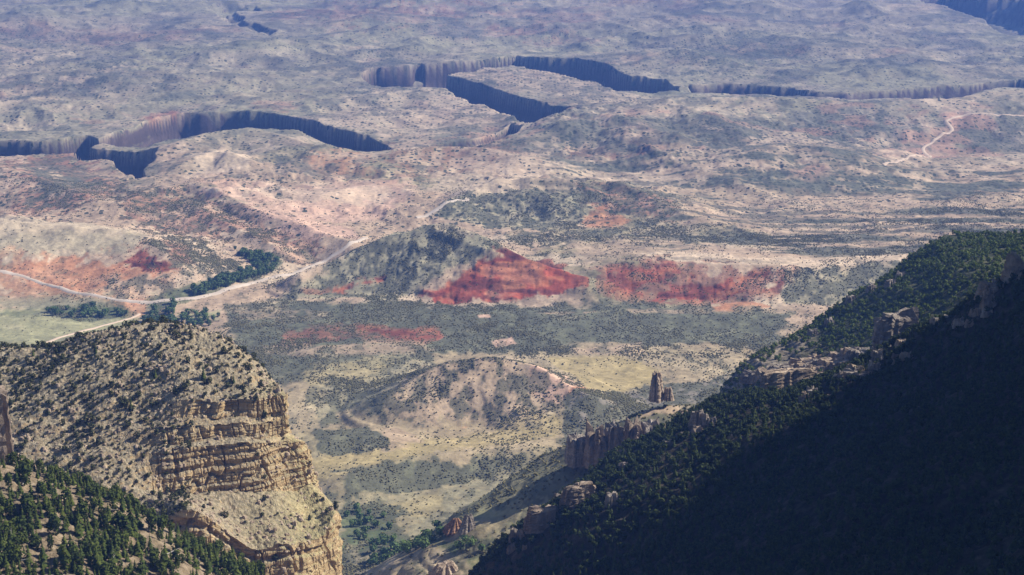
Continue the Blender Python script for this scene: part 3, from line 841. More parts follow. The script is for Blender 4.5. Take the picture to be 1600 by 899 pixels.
# sunny wooded slope in the bottom left corner
ROWS_F = [
    [(-150, 1010, 640), (-150, 920, 680), (-150, 820, 730), (-140, 735, 780), (-130, 740, 830), (-130, 1000, 940)],
    [(-20, 1010, 640), (-20, 930, 680), (-15, 830, 735), (-10, 742, 790), (-5, 748, 840), (-5, 1000, 950)],
    [(90, 1010, 650), (90, 930, 690), (95, 840, 740), (100, 764, 795), (105, 770, 845), (110, 1000, 950)],
    [(190, 1010, 660), (190, 940, 700), (190, 865, 750), (190, 803, 795), (195, 812, 845), (200, 1000, 950)],
    [(280, 1020, 670), (280, 960, 710), (278, 895, 755), (275, 846, 800), (280, 856, 850), (285, 1020, 950)],
    [(360, 1040, 690), (360, 980, 720), (355, 930, 765), (350, 880, 805), (355, 892, 855), (360, 1040, 950)],
    [(450, 1080, 700), (450, 1040, 730), (445, 990, 770), (440, 930, 810), (445, 945, 860), (450, 1080, 950)],
    [(560, 1140, 720), (560, 1100, 750), (560, 1060, 790), (560, 1020, 830), (565, 1040, 870), (570, 1160, 950)],
]
G = loft([r[::-1] for r in skirt([q[::-1] for q in [P3(r) for r in ROWS_F]])], 260, 260, catmull)
G[..., 2] += fbm(G[..., 0] / 30, G[..., 1] / 30, 4, 220) * 3.2 + fbm(G[..., 0] / 6, G[..., 1] / 6, 4, 221) * 1.0
FORE = G
fore = obj('hillside', mesh_from('hillside', G.reshape(-1, 3), grid_faces(*G.shape[:2]), [M_FORE], smooth=False))
tag(fore, 'brown wooded hillside in the lower left corner below the cliff', 'hillside', kind='structure')

# the shaded mountainside on the right: stations along its edge, rows from the far side over the edge down to the near foot
ROWS_M = [
    [(640, 1180, 1330), (690, 985, 1200), (700, 965, 1140), (720, 985, 1080), (760, 1060, 980), (800, 1180, 860), (830, 1300, 760)],
    [(715, 1080, 1330), (745, 905, 1210), (755, 885, 1150), (790, 905, 1090), (860, 965, 990), (930, 1060, 870), (960, 1180, 760)],
    [(790, 1000, 1340), (815, 838, 1225), (830, 818, 1165), (880, 835, 1100), (960, 890, 990), (1040, 985, 860), (1080, 1100, 740)],
    [(880, 920, 1360), (905, 772, 1245), (918, 748, 1190), (975, 765, 1115), (1060, 820, 990), (1150, 915, 850), (1200, 1040, 720)],
    [(975, 850, 1390), (1000, 705, 1280), (1012, 684, 1225), (1075, 700, 1140), (1170, 755, 1000), (1270, 855, 840), (1330, 1000, 700)],
    [(1085, 790, 1420), (1105, 656, 1300), (1115, 636, 1250), (1190, 655, 1150), (1290, 710, 1000), (1390, 810, 830), (1450, 970, 690)],
    [(1190, 740, 1420), (1215, 632, 1300), (1225, 610, 1255), (1310, 625, 1150), (1410, 680, 990), (1510, 790, 810), (1570, 950, 670)],
    [(1290, 690, 1400), (1330, 590, 1290), (1345, 568, 1245), (1430, 590, 1140), (1530, 640, 980), (1640, 750, 790), (1690, 930, 650)],
    [(1390, 620, 1380), (1430, 540, 1270), (1445, 520, 1225), (1540, 540, 1120), (1650, 600, 960), (1760, 710, 770), (1810, 900, 640)],
    [(1500, 560, 1360), (1530, 480, 1250), (1545, 462, 1205), (1640, 480, 1100), (1760, 540, 930), (1880, 650, 750), (1930, 850, 620)],
    [(1610, 480, 1350), (1640, 415, 1240), (1655, 395, 1190), (1760, 410, 1080), (1900, 470, 900), (2020, 580, 720), (2080, 780, 600)],
    [(1800, 380, 1330), (1860, 310, 1220), (1880, 290, 1170), (2000, 290, 1060), (2150, 330, 880), (2300, 420, 700), (2350, 600, 580)],
]
NET_M = [P3(r) for r in ROWS_M] + [[np.array(p, float) for p in r] for r in (  # added stations: unseen ridge out to the right, raised to shade slope and air
    [(740, 1560, 430), (745, 1440, 600), (750, 1340, 700), (755, 1180, 830), (750, 950, 930), (710, 720, 910), (670, 480, 850)],
    [(960, 1620, 500), (960, 1480, 700), (960, 1380, 800), (970, 1200, 1000), (960, 950, 1240), (900, 680, 1210), (860, 380, 1150)],
    [(1300, 1700, 300), (1300, 1560, 500), (1300, 1480, 560), (1320, 1260, 700), (1300, 950, 760), (1250, 680, 740), (1200, 340, 700)])]
G = loft(skirt(NET_M), 440, 400, catmull)
G[..., 2] += ss(480, 760, G[..., 0]) * (fbm(G[..., 0] / 150, G[..., 1] / 150, 4, 232) * 75 + fbm(G[..., 0] / 40, G[..., 1] / 40, 3, 233) * 16)  # roughens the unseen ridge so that its shadow edge falls unevenly
G[..., 2] += fbm(G[..., 0] / 60, G[..., 1] / 60, 4, 230) * 7 + fbm(G[..., 0] / 9, G[..., 1] / 9, 4, 231) * 1.4
MOUNT = G
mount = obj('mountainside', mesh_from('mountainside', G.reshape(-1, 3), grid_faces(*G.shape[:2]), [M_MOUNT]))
tag(mount, 'steep forested mountainside lying in deep shade on the right', 'mountainside', kind='structure')

# the lighter brushy spur behind it
ROWS_S = [
    [(1070, 900, 1750), (1090, 690, 1620), (1100, 650, 1560), (1110, 660, 1480), (1120, 720, 1400), (1140, 860, 1340)],
    [(1130, 820, 1760), (1155, 605, 1620), (1168, 566, 1560), (1180, 590, 1490), (1200, 650, 1410), (1210, 780, 1340)],
    [(1200, 760, 1800), (1228, 560, 1660), (1240, 530, 1600), (1262, 560, 1510), (1285, 620, 1420), (1300, 740, 1340)],
    [(1270, 700, 1850), (1300, 510, 1700), (1312, 485, 1640), (1340, 520, 1530), (1370, 580, 1430), (1390, 700, 1340)],
    [(1350, 640, 1900), (1385, 450, 1740), (1400, 426, 1680), (1430, 462, 1560), (1470, 530, 1440), (1490, 650, 1340)],
    [(1430, 600, 1950), (1460, 400, 1780), (1476, 380, 1720), (1510, 415, 1590), (1560, 480, 1450), (1590, 600, 1340)],
    [(1540, 600, 1950), (1545, 395, 1800), (1550, 373, 1740), (1590, 405, 1600), (1640, 460, 1460), (1680, 580, 1340)],
    [(1640, 600, 1950), (1640, 392, 1800), (1640, 362, 1740), (1690, 390, 1600), (1740, 440, 1460), (1780, 560, 1340)],
    [(1800, 600, 1950), (1800, 380, 1800), (1800, 345, 1740), (1850, 365, 1600), (1900, 410, 1460), (1950, 520, 1340)],
    [(2050, 600, 1950), (2050, 380, 1800), (2050, 330, 1740), (2100, 340, 1600), (2150, 370, 1460), (2200, 480, 1340)],
]
G = loft([P3(r) for r in ROWS_S], 300, 220, catmull)
G[..., 2] += fbm(G[..., 0] / 50, G[..., 1] / 50, 4, 240) * 4 + fbm(G[..., 0] / 9, G[..., 1] / 9, 4, 241) * 1.3
nose = ss(330, 262, G[..., 0] - .02 * (G[..., 1] - 1500) + 25 * fbm(G[..., 0] / 40, G[..., 1] / 40, 3, 242))
G[..., 2] += nose * 3.0 * (np.abs((G[..., 2] / 7.0) % 1 - .5) * 2 - .5) + nose * fbm(G[..., 0] / 6, G[..., 1] / 6, 3, 243) * 1.5
SPUR = G
spur = obj('spur', mesh_from('spur', G.reshape(-1, 3), grid_faces(*G.shape[:2]), [M_SPUR], attrs={'nose': nose.ravel()}))
tag(spur, 'lighter green brush-covered spur above the rock towers on the right', 'spur', kind='structure')

bpy.context.view_layer.update()
DG = bpy.context.evaluated_depsgraph_get()
EYE = Vector((0, 0, HC))


def seen(p, slack=4.0):
    d = Vector(p) - EYE; L = d.length
    hit, loc, *_ = SC.ray_cast(DG, EYE, d / L, distance=L - slack)
    return not hit


def surf(u, v):
    """first surface under a photo pixel"""
    s, k = ray(u, v)
    d = Vector((s, 1, k)).normalized()
    hit, loc, *_ = SC.ray_cast(DG, EYE, d)
    return loc.copy() if hit else Vector(pt(u, v, 2500))


def ground_z(x, y, z0=1200):
    hit, loc, *_ = SC.ray_cast(DG, Vector((x, y, z0)), Vector((0, 0, -1)))
    return loc.z if hit else 0.0


# ------------------------------------------------------------------ plants
def leaf_cloud(n, rx, rz, zc, size, rng, power=.5):
    """leaf clumps through an uneven ellipsoid: many small tilted faces"""
    d = rng.normal(size=(n, 3)); d /= np.linalg.norm(d, axis=1, keepdims=True)
    lob = 1 + .28 * np.sin(d[:, 0] * 3.1 + rng.uniform(0, 6)) * np.cos(d[:, 1] * 2.7 + rng.uniform(0, 6)) + .15 * np.sin(d[:, 2] * 5)
    r = rng.uniform(.25, 1, n) ** power * lob
    c = d * r[:, None] * np.array((rx, rx, rz)); c[:, 2] += zc
    nrm = d + rng.normal(size=(n, 3)) * .55; nrm[:, 2] += .3
    nrm /= np.linalg.norm(nrm, axis=1, keepdims=True)
    a = np.cross(nrm, rng.normal(size=(n, 3))); a /= np.linalg.norm(a, axis=1, keepdims=True) + 1e-9
    b = np.cross(nrm, a)
    s = size * rng.uniform(.6, 1.35, n)[:, None]
    V = np.stack((c + a * s, c + b * s * .8, c - a * s, c - b * s * .8), 1).reshape(-1, 3)
    Fc = np.arange(4 * n).reshape(n, 4)
    tint = np.repeat(rng.uniform(0, 1, n) * .6 + .4 * (d[:, 2] * .5 + .5) * 0 + .2, 4)
    return V, Fc, tint


def conifer(h, r, tiers, per, rng, gap=.1):
    Vs, Ts = [], []
    for i in range(tiers):
        f = i / (tiers - 1)
        z = h * (gap + (1 - gap) * f)
        R = r * (1 - f) ** .85 * rng.uniform(.8, 1.15) + .12
        m = max(4, int(per * (1 - .55 * f)))
        for j in range(m):
            a = 2 * math.pi * (j + rng.uniform(-.35, .35)) / m + i * .7
            L = R * rng.uniform(.65, 1.25); wv = .42 * L * rng.uniform(.7, 1.2) + .1
            ca, sa = math.cos(a), math.sin(a)
            dz = -.38 * L * rng.uniform(.5, 1.4)
            up = h / tiers * .75
            for sgn in (0,):
                Vs += [(0, 0, z + up), (ca * L * .6 - sa * wv, sa * L * .6 + ca * wv, z + dz * .5),
                       (ca * L, sa * L, z + dz), (ca * L * .6 + sa * wv, sa * L * .6 - ca * wv, z + dz * .5)]
            Ts += [rng.uniform(.1, .9)] * 4
    Vs += [(0, 0, h * 1.04), (.16, 0, h * .9), (0, .16, h * .88), (-.16, -.05, h * .9)]; Ts += [.5] * 4
    return np.array(Vs), np.arange(len(Vs)).reshape(-1, 4), np.array(Ts)


def trunk_mesh(name, h, r, m=None, n=6, lean=0.0):
    V, Fc = [], []
    for k, (f, q) in enumerate(((-.12, 1.25), (.15, 1), (.6, .65), (1, .2))):
        for i in range(n):
            a = 2 * math.pi * i / n
            V.append((math.cos(a) * r * q + lean * f * f, math.sin(a) * r * q, f * h))
    for k in range(3):
        for i in range(n):
            Fc.append((k * n + i, k * n + (i + 1) % n, k * n + n + (i + 1) % n, k * n + n + i))
    return mesh_from(name, V, Fc, [m or M_BARK])


rng = np.random.default_rng(5)
SPRUCE = []
for i in range(7):
    h = 9.0 * (.8 + .4 * rng.random())
    c = conifer(h, 2.5 * (.8 + .45 * rng.random()), 9, 8, rng) if i < 4 else leaf_cloud(190, 2.3, h * .45, h * .52, .7, rng, .4)
    SPRUCE.append((mesh_from('spruce_crown', *c[:2], [M_SPRUCE], attrs={'tint': c[2]}, smooth=False), trunk_mesh('spruce_trunk', h * .95, .22), c))
PINE = []
for i in range(7):
    h = 7.5 * (.8 + .4 * rng.random())
    c = conifer(h, 2.1 * (.8 + .4 * rng.random()), 7, 8, rng, .12) if i % 2 else leaf_cloud(110, 2.2, h * .42, h * .55, .75, rng)
    PINE.append((mesh_from('pine_crown', *c[:2], [M_PINE], attrs={'tint': c[2]}, smooth=False), trunk_mesh('pine_trunk', h * .8, .2), c))
JUNI = []
for i in range(6):
    h = 3.6 * (.75 + .5 * rng.random())
    c = leaf_cloud(90, 1.5 * (.8 + .4 * rng.random()), h * .5, h * .5, .5, rng)
    JUNI.append((mesh_from('juniper_crown', *c[:2], [M_JUNI], attrs={'tint': c[2]}, smooth=False), trunk_mesh('juniper_trunk', h * .6, .18), c))
COTT = []
for i in range(5):
    h = 10 * (.8 + .4 * rng.random())
    c = leaf_cloud(120, 4.2 * (.8 + .4 * rng.random()), h * .42, h * .58, 1.2, rng)
    COTT.append((mesh_from('cottonwood_crown', *c[:2], [M_COTT], attrs={'tint': c[2]}, smooth=False), trunk_mesh('cottonwood_trunk', h * .7, .35), c))

PROTO = {}


def plant(kind, protos, i, loc, s, rz, label, cat, group, sz=None):
    key = (kind, i)
    if key not in PROTO:
        r = bpy.data.objects.new(kind, None); COL.objects.link(r)
        c = obj(kind.split('_')[0] + '_crown', protos[i][0], r); c.name = 'crown'
        t = obj('trunk', protos[i][1], r)
        PROTO[key] = r; kids = (c, t)
    else:
        src = PROTO[key]; r = src.copy(); COL.objects.link(r)
        for ch in src.children:
            q = ch.copy(); COL.objects.link(q); q.parent = r
    r.location = loc; r.rotation_euler = (0, 0, rz); r.scale = (s, s, sz or s)
    r['label'] = label; r['category'] = cat
    if group: r['group'] = group
    elif 'group' in r.keys(): del r['group']
    return r


def scatter_mesh(name, protos, L, mat, label, cat):
    """one mesh for what nobody could count: (x, y, z, size, turn, which)"""
    Vs, Fs, Ts, off = [], [], [], 0
    L = np.asarray(L)
    for k, (V, Fc, T) in enumerate(protos):
        Q = L[L[:, 5].astype(int) == k]
        if not len(Q): continue
        c, s = np.cos(Q[:, 4])[:, None], np.sin(Q[:, 4])[:, None]
        S = Q[:, 3][:, None]
        X = (V[None, :, 0] * c - V[None, :, 1] * s) * S + Q[:, 0][:, None]
        Y = (V[None, :, 0] * s + V[None, :, 1] * c) * S + Q[:, 1][:, None]
        Zq = V[None, :, 2] * S + Q[:, 2][:, None]
        Vs.append(np.stack((X, Y, Zq), -1).reshape(-1, 3))
        Fs.append((Fc[None] + (np.arange(len(Q)) * len(V))[:, None, None]).reshape(-1, Fc.shape[1]) + off)
        off += len(Q) * len(V)
        tv = RNG.uniform(-.35, .35, len(Q))
        Ts.append(np.clip(T[None, :] + tv[:, None], 0, 1).reshape(-1))
    o = obj(name, mesh_from(name, np.concatenate(Vs), np.concatenate(Fs), [mat], attrs={'tint': np.concatenate(Ts)}, smooth=False))
    tag(o, label, cat, kind='stuff')
    return o


def sample(G, n, dens, rows=None, seed=1):
    """random points on a lofted grid, even over its area, thinned by dens(x, y, z, u, v, slope)"""
    g = np.random.default_rng(seed)
    r0, r1 = rows or (0, G.shape[0] - 1)
    a = G[r0:r1, :-1]; b = G[r0 + 1:r1 + 1, :-1]; c = G[r0:r1, 1:]; d = G[r0 + 1:r1 + 1, 1:]
    cr = np.cross(b - a, c - a); ar = np.linalg.norm(cr, axis=-1)
    nz = np.abs(cr[..., 2]) / (ar + 1e-9)
    p = ar.ravel() / ar.sum()
    i = g.choice(len(p), n, p=p)
    f, h = g.random((n, 1)), g.random((n, 1))
    A, B, C_, D = (q.reshape(-1, 3)[i] for q in (a, b, c, d))
    P = A * (1 - f) * (1 - h) + B * f * (1 - h) + C_ * (1 - f) * h + D * f * h
    u, v = proj(P[:, 0], P[:, 1], P[:, 2])
    k = g.random(n) < dens(P[:, 0], P[:, 1], P[:, 2], u, v, nz.ravel()[i])
    return P[k], u[k], v[k]


def thin(P, dist):
    """keep points at least dist apart"""
    cell = {}; keep = []
    for i, p in enumerate(P):
        k = (int(p[0] // dist), int(p[1] // dist)); ok = True
        for dx in (-1, 0, 1):
            for dy in (-1, 0, 1):
                for j in cell.get((k[0] + dx, k[1] + dy), ()):
                    if (P[j][0] - p[0]) ** 2 + (P[j][1] - p[1]) ** 2 < dist * dist: ok = False
        if ok: cell.setdefault(k, []).append(i); keep.append(i)
    return keep


def split(P, u, v, h, nmax):
    """the nmax best-seen ones first, the rest after"""
    inn = [i for i in range(len(P)) if -10 < u[i] < 1610 and -5 < v[i] < 905 and seen(P[i] + np.array((0, 0, h * .7)))]
    inn.sort(key=lambda i: P[i][1])
    first = inn[:nmax]; s = set(first)
    return first, [i for i in range(len(P)) if i not in s]


nrand = np.random.default_rng(77)
# spruces on the sunny corner slope
P, u, v = sample(FORE, 8500, lambda x, y, z, u, v, s: (.12 + .88 * ss(-.3, .2, fbm(x / 22, y / 22, 3, 300))) * (u > -60) * (u < 480) * (v < 960), (70, 211), 3)
k = thin(P, 3.0); P, u, v = P[k], u[k], v[k]
first, rest = split(P, u, v, 8, 290)
for i in first:
    s = .45 + .8 * nrand.random() ** 1.3
    plant('spruce_tree', SPRUCE, int(nrand.integers(7)), P[i] - (0, 0, .2), s, nrand.uniform(0, 6.28), 'dark green spruce on the brown hillside in the lower left corner', 'tree', 'spruces on the lower left hillside', s * nrand.uniform(.9, 1.2))
if rest:
    scatter_mesh('spruce_woods', [c for _, _, c in SPRUCE], [(*P[i], nrand.uniform(.5, 1.0), nrand.uniform(0, 6.28), nrand.integers(7)) for i in rest], M_SPRUCE, 'smaller spruces filling the gaps on the lower left hillside', 'woods')

# junipers on the boulder slope and crest of the cliff
NRW = sum(RW)


def dj(x, y, z, u, v, s):
    d = .35 + .5 * ss(-.2, .3, fbm(x / 22, y / 22, 3, 310))
    d = d * ss(.5, .75, s)
    d = d * np.where((u > 300) & (v > 640), .1, 1) * np.where(u > 300, .6, 1)
    return d * (u > -40) * (u < 560)


P, u, v = sample(CLIFF, 19000, dj, (20, NRW - 22), 4)
k = thin(P, 2.5); P, u, v = P[k], u[k], v[k]
first, rest = split(P, u, v, 3, 290)
first = set(first)
allv = [i for i in range(len(P)) if -10 < u[i] < 1610 and -5 < v[i] < 905 and seen(P[i] + np.array((0, 0, 2.2)))]
nrand.shuffle(allv)
first = allv[:290]; fs = set(first); rest = [i for i in range(len(P)) if i not in fs]
for i in first:
    s = nrand.uniform(.7, 1.5)
    plant('juniper_tree', JUNI, int(nrand.integers(6)), P[i] - (0, 0, .2), s, nrand.uniform(0, 6.28), 'small dark juniper growing on the tan cliff and its boulder slope', 'tree', 'junipers on the layered cliff', s * nrand.uniform(.8, 1.3))
scatter_mesh('juniper_scrub', [c for _, _, c in JUNI], [(*P[i], nrand.uniform(.35, .85), nrand.uniform(0, 6.28), nrand.integers(6)) for i in rest], M_JUNI, 'low juniper scrub between the boulders of the tan cliff', 'scrub')
for (uu, vv, h) in ((318, 592, 13), (365, 598, 8), (243, 590, 9), (150, 552, 8), (52, 556, 8), (205, 640, 11)):
    p = surf(uu, vv)
    plant('spruce_tree', SPRUCE, 1, p, h / 10.5 * .8, 1.0, {13: 'tall narrow spruce standing alone near the crest of the tan cliff', 11: 'dark spruce left of the uppermost cliff ledge'}.get(h, 'slender spruce among the junipers of the cliff crest'), 'tree', None if h in (13, 11) else 'slender spruces on the cliff crest', h / 10.5 * 1.15)

# forest of the shaded mountainside and the brush of the spur
P, u, v = sample(MOUNT, 120000, lambda x, y, z, u, v, s: (.75 + .25 * ss(-.3, .2, fbm(x / 30, y / 30, 3, 320))) * (u > 690) * (u < 2400) * (v < 1150) * (x < 900), (0, 300), 6)
k = thin(P, 3.3); P, u, v = P[k], u[k], v[k]
first, rest = split(P, u, v, 6, 295)
for i in first:
    s = nrand.uniform(.65, 1.25)
    plant('pine_tree', PINE, int(nrand.integers(7)), P[i] - (0, 0, .2), s, nrand.uniform(0, 6.28), 'dark pine near the foot of the shaded mountainside on the right', 'tree', 'pines on the shaded mountainside')
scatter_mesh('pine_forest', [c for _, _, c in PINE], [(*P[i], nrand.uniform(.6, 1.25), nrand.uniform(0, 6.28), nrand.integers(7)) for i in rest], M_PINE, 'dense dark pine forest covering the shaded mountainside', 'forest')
print('mount trees', len(P))

P, u, v = sample(SPUR, 26000, lambda x, y, z, u, v, s: (.5 + .5 * ss(-.3, .3, fbm(x / 40, y / 40, 3, 330))) * (u > 1050) * (u < 1750) * (1 - .72 * ss(330, 262, x - .02 * (y - 1500))), None, 7)
k = thin(P, 3.4); P = P[k]
scatter_mesh('oak_brush', [c for _, _, c in JUNI], [(*p, nrand.uniform(.8, 1.7), nrand.uniform(0, 6.28), nrand.integers(6)) for p in P], M_OAK, 'green oak brush covering the lighter spur on the right', 'brush')

# ------------------------------------------------------------------ valley scrub, trees and river groves
ICO_V = []
ph = (1 + 5 ** .5) / 2
for a in (-1, 1):
    for b in (-ph, ph):
        ICO_V += [(0, a, b), (a, b, 0), (b, 0, a)]
ICO_V = np.array(ICO_V) / math.sqrt(1 + ph * ph)
from itertools import combinations
el = min(np.linalg.norm(ICO_V[i] - ICO_V[j]) for i, j in combinations(range(12), 2)) * 1.1
ICO_F = [(i, j, k) for i, j, k in combinations(range(12), 3) if max(np.linalg.norm(ICO_V[i] - ICO_V[j]), np.linalg.norm(ICO_V[j] - ICO_V[k]), np.linalg.norm(ICO_V[i] - ICO_V[k])) < el]
ICO_F = np.array([(i, j, k) if np.dot(np.cross(ICO_V[j] - ICO_V[i], ICO_V[k] - ICO_V[i]), ICO_V[i]) > 0 else (i, k, j) for i, j, k in ICO_F])
BUSH = []
for i in range(8):
    q = ICO_V * (1 + rng.uniform(-.3, .3, (12, 1))) * np.array((1, rng.uniform(.75, 1.1), .72)) + (0, 0, .45)
    BUSH.append((q, ICO_F, rng.uniform(.2, .8, 12)))
area = np.abs(np.gradient(GX, axis=1)) * np.gradient(GY, axis=0)
inview = (np.abs(sx)[None, :] < .37) & (GY < 3900) & (GY > 1350)
wgt = area * inview * np.clip(scr, 0, 1) ** 1.4 * (.1 + ss(-.15, .5, n_d + .6 * n_b) + .5 * ss(.0, .3, n_e)) * (.35 + 1.1 * ss(.45, .75, gul)) * ss(4300, 2700, GY)
tot = wgt.sum()
N = 230000
i = RNG.choice(wgt.size, N, p=(wgt / tot).ravel())
r, c = np.divmod(i, NC)
f = RNG.random(N) - .5; h = RNG.random(N) - .5
yy = GY[r, c] + f * np.gradient(ys)[r]; xx = GX[r, c] + h * np.gradient(GX, axis=1)[r, c]
L = np.stack((xx, yy, height(xx, yy), RNG.uniform(.62, 1.5, N) ** 2.6 * .57, RNG.uniform(0, 6.28, N), RNG.integers(0, 8, N)), 1)
print('scrub per m2', N / tot)
scatter_mesh('sagebrush_scrub', BUSH, L, M_SAGE, 'grey-green sagebrush and juniper scrub dotted over the valley floor', 'scrub')

GROVES = [
    ([(362, 390), (405, 395), (438, 410), (425, 427), (398, 420), (385, 405)], 56, 'cottonwood in the river bend thicket beside the bare orange slope', 'cottonwoods in the river bend'),
    ([(300, 458), (390, 424), (420, 428), (350, 452), (290, 470)], 76, 'cottonwood along the river thicket just above the paved road', 'cottonwoods above the road'),
    ([(225, 486), (262, 474), (290, 478), (285, 492), (345, 492), (340, 512), (225, 512)], 50, 'cottonwood in the green grove behind the cliff crest', 'cottonwoods behind the cliff crest'),
    ([(70, 486), (190, 482), (200, 494), (120, 500), (75, 492)], 28, 'cottonwood at the upper edge of the pale green field', 'cottonwoods by the field'),
    ([(530, 795), (600, 805), (700, 830), (760, 855), (740, 885), (640, 870), (560, 850)], 86, 'dark green tree along the stream at the foot of the nose cliff', 'trees along the near stream'),
]
for Pg, n, lab, grp in GROVES:
    W = [cast(*p) for p in Pg]
    x0, x1 = min(w[0] for w in W), max(w[0] for w in W); y0, y1 = min(w[1] for w in W), max(w[1] for w in W)
    pts = []; tries = 0
    while len(pts) < n and tries < 20000:
        tries += 1
        x, y = nrand.uniform(x0, x1), nrand.uniform(y0, y1)
        if poly_sd(np.array([x]), np.array([y]), W)[0] > 0 and all((x - a) ** 2 + (y - b) ** 2 > 16 for a, b in pts): pts.append((x, y))
    for x, y in pts:
        s = nrand.uniform(.9, 1.6) * (.8 if 'stream' in lab else 1.0)
        plant('cottonwood_tree', COTT, int(nrand.integers(5)), (x, y, float(height(x, y)) - .3), s, nrand.uniform(0, 6.28), lab, 'tree', grp)


# ------------------------------------------------------------------ rocks
def rock_mesh(name, w, d, h, seed, mat, taper=.25, blocky=.5, seg=40, rows=22, jag=.25):
    """a jointed, bedded block: plan outline squeezed and notched row by row, jagged top"""
    g = np.random.default_rng(seed); V = []
    a = np.linspace(0, 2 * math.pi, seg, endpoint=False)
    sq = (np.abs(np.cos(a)) ** (6 * blocky + 2) + np.abs(np.sin(a)) ** (6 * blocky + 2)) ** (-1 / (6 * blocky + 2))
    col_ = .88 + .2 * g.random(seg) - .22 * (g.random(seg) < .16)
    top = 1 - jag * np.repeat(g.random(seg // 4 + 1), 4)[:seg] - .25 * jag * g.random(seg)
    for k in range(rows + 1):
        f = k / rows
        ring = sq * (1 - taper * f) * (1 + .09 * (g.random() - .5)) * (col_ + .1 * (g.random(seg) - .5))
        z = f * h * (top * f + (1 - f)) - .12 * h * (1 - f)
        V.append(np.stack((np.cos(a) * ring * w / 2, np.sin(a) * ring * d / 2, z), 1))
    for s in (.66, .33, .02):
        R = V[rows]; c0 = R.mean(0)
        q = c0 + (R - c0) * s; q[:, 2] += h * .05 * (g.random(seg) - .3) * (1 if s > .1 else 0); V.append(q)
    V = np.array(V); nr = len(V); i = np.arange(nr * seg).reshape(nr, seg)
    Fc = np.stack((i[:-1], np.roll(i[:-1], -1, 1), np.roll(i[1:], -1, 1), i[1:]), -1).reshape(-1, 4)
    return mesh_from(name, V.reshape(-1, 3), Fc, [mat], smooth=False)


def rock(name, u0, u1, vt, vb, label, mat, seed, Y=None, depth=.8, taper=.25, blocky=.5, jag=.25, cat='rock', rz=.3, sink=0.0):
    um = (u0 + u1) / 2
    if Y is None: b = surf(um, vb)
    else: b = Vector(pt(um, vb, Y))
    k = b.y / (CP - (vb - 449.5) / F * SP) / F
    w = (u1 - u0) * k; h = (vb - vt) * k / math.cos(PITCH + (vb - 449.5) / F) * 1.02
    o = obj(name, rock_mesh(name, w, w * depth, h, seed, mat, taper, blocky, jag=jag))
    o.location = (b.x, b.y + w * depth * .25, b.z - sink); o.rotation_euler.z = rz
    tag(o, label, cat)
    return o


rock('rock_spire', 1013, 1039, 580, 622, 'tall narrow rock spire standing alone beside the yellow meadow', M_ROCK, 1, 1512, .8, .42, .5, .32, 'rock spire', 1.2)
rock('rock_outcrop', 1036, 1053, 606, 624, 'small pale rock stub leaning against the tall spire', M_ROCK, 2, 1512, .9, .5, .4, .3)
rock('rock_tower', 1364, 1436, 482, 556, 'broad flat-topped rock tower with a dark crack below the green spur', M_GREY, 3, 1330, .45, .12, .9, .3)
rock('rock_outcrop', 1448, 1520, 496, 566, 'rounded pale grey outcrop among the shaded pines', M_GREY, 4, 1210, .8, .3, .4, .25)
rock('rock_outcrop', 1183, 1274, 578, 632, 'square pale tan block at the edge of the forest', M_ROCK, 5, 1290, .25, .1, .9, .12)
rock('rock_outcrop', 1568, 1640, 400, 470, 'brown shaded outcrop cut by the right edge of the picture', M_BROWN, 6, 1190, .9, .3, .4, .4)
rock('rock_outcrop', 1530, 1576, 440, 470, 'low brown ledge left of the edge outcrop in shade', M_BROWN, 16, 1190, .9, .3, .4, .4)
rock('rock_outcrop', 1060, 1078, 642, 662, 'bright grey boulder at the tree line under the spire', M_ROCK, 7, 1310, .8, .3, .4, .3)
rock('rock_outcrop', 875, 935, 757, 790, 'dark brown outcrop at the left tip of the forest', M_BROWN, 8, None, .5, .2, .6, .3)
rock('rock_outcrop', 945, 968, 770, 790, 'small grey boulder right of the dark brown outcrop', M_GREY, 9, None, .8, .3, .4, .3)
rock('rock_outcrop', 818, 880, 795, 826, 'grey shaded ledge below the dark brown outcrop', M_BROWN, 10, None, .5, .3, .5, .3)
rock('rock_outcrop', 690, 734, 810, 830, 'leaning rock with an orange face on the olive slope', M_RED, 11, None, .7, .8, .3, .3, sink=1)
rock('rock_outcrop', 716, 748, 804, 830, 'grey jagged rock right behind the orange-faced one', M_GREY, 12, None, .7, .7, .4, .3, sink=1)
rock('rock_pillar', -34, 19, 612, 748, 'brown rock pillar cut by the left edge of the picture', M_BROWN, 13, 900, .9, .12, .7, .12, 'rock pillar')
rock('rock_outcrop', 668, 724, 882, 902, 'pale rock mound beside the stream trees', M_ROCK, 14, None, .8, .6, .3, .3, sink=1)
cr = np.random.default_rng(21)
EDGE = [(800, 838), (850, 800), (890, 765), (960, 712), (1020, 678), (1090, 646), (1150, 628), (1290, 590), (1340, 570), (1400, 545), (1440, 522), (1500, 490), (1550, 462)]
for n in range(34):
    t = cr.uniform(0, len(EDGE) - 1.01); i = int(t); f = t - i
    uu = EDGE[i][0] * (1 - f) + EDGE[i + 1][0] * f + cr.uniform(-8, 22); vv = EDGE[i][1] * (1 - f) + EDGE[i + 1][1] * f + cr.uniform(2, 34)
    wd = cr.uniform(9, 26) * (1.5 if n % 6 == 0 else 1); ht = wd * cr.uniform(.5, 1.0)
    rock('crest_rock', uu - wd / 2, uu + wd / 2, vv - ht, vv, 'weathered grey-tan rock breaking through the upper edge of the forest', (M_GREY, M_ROCK, M_GREY, M_BROWN)[n % 4], 200 + n, None, .7, .3, .5, .5, 'rock', cr.uniform(-.5, .5), .8)['group'] = 'rocks along the forest edge'
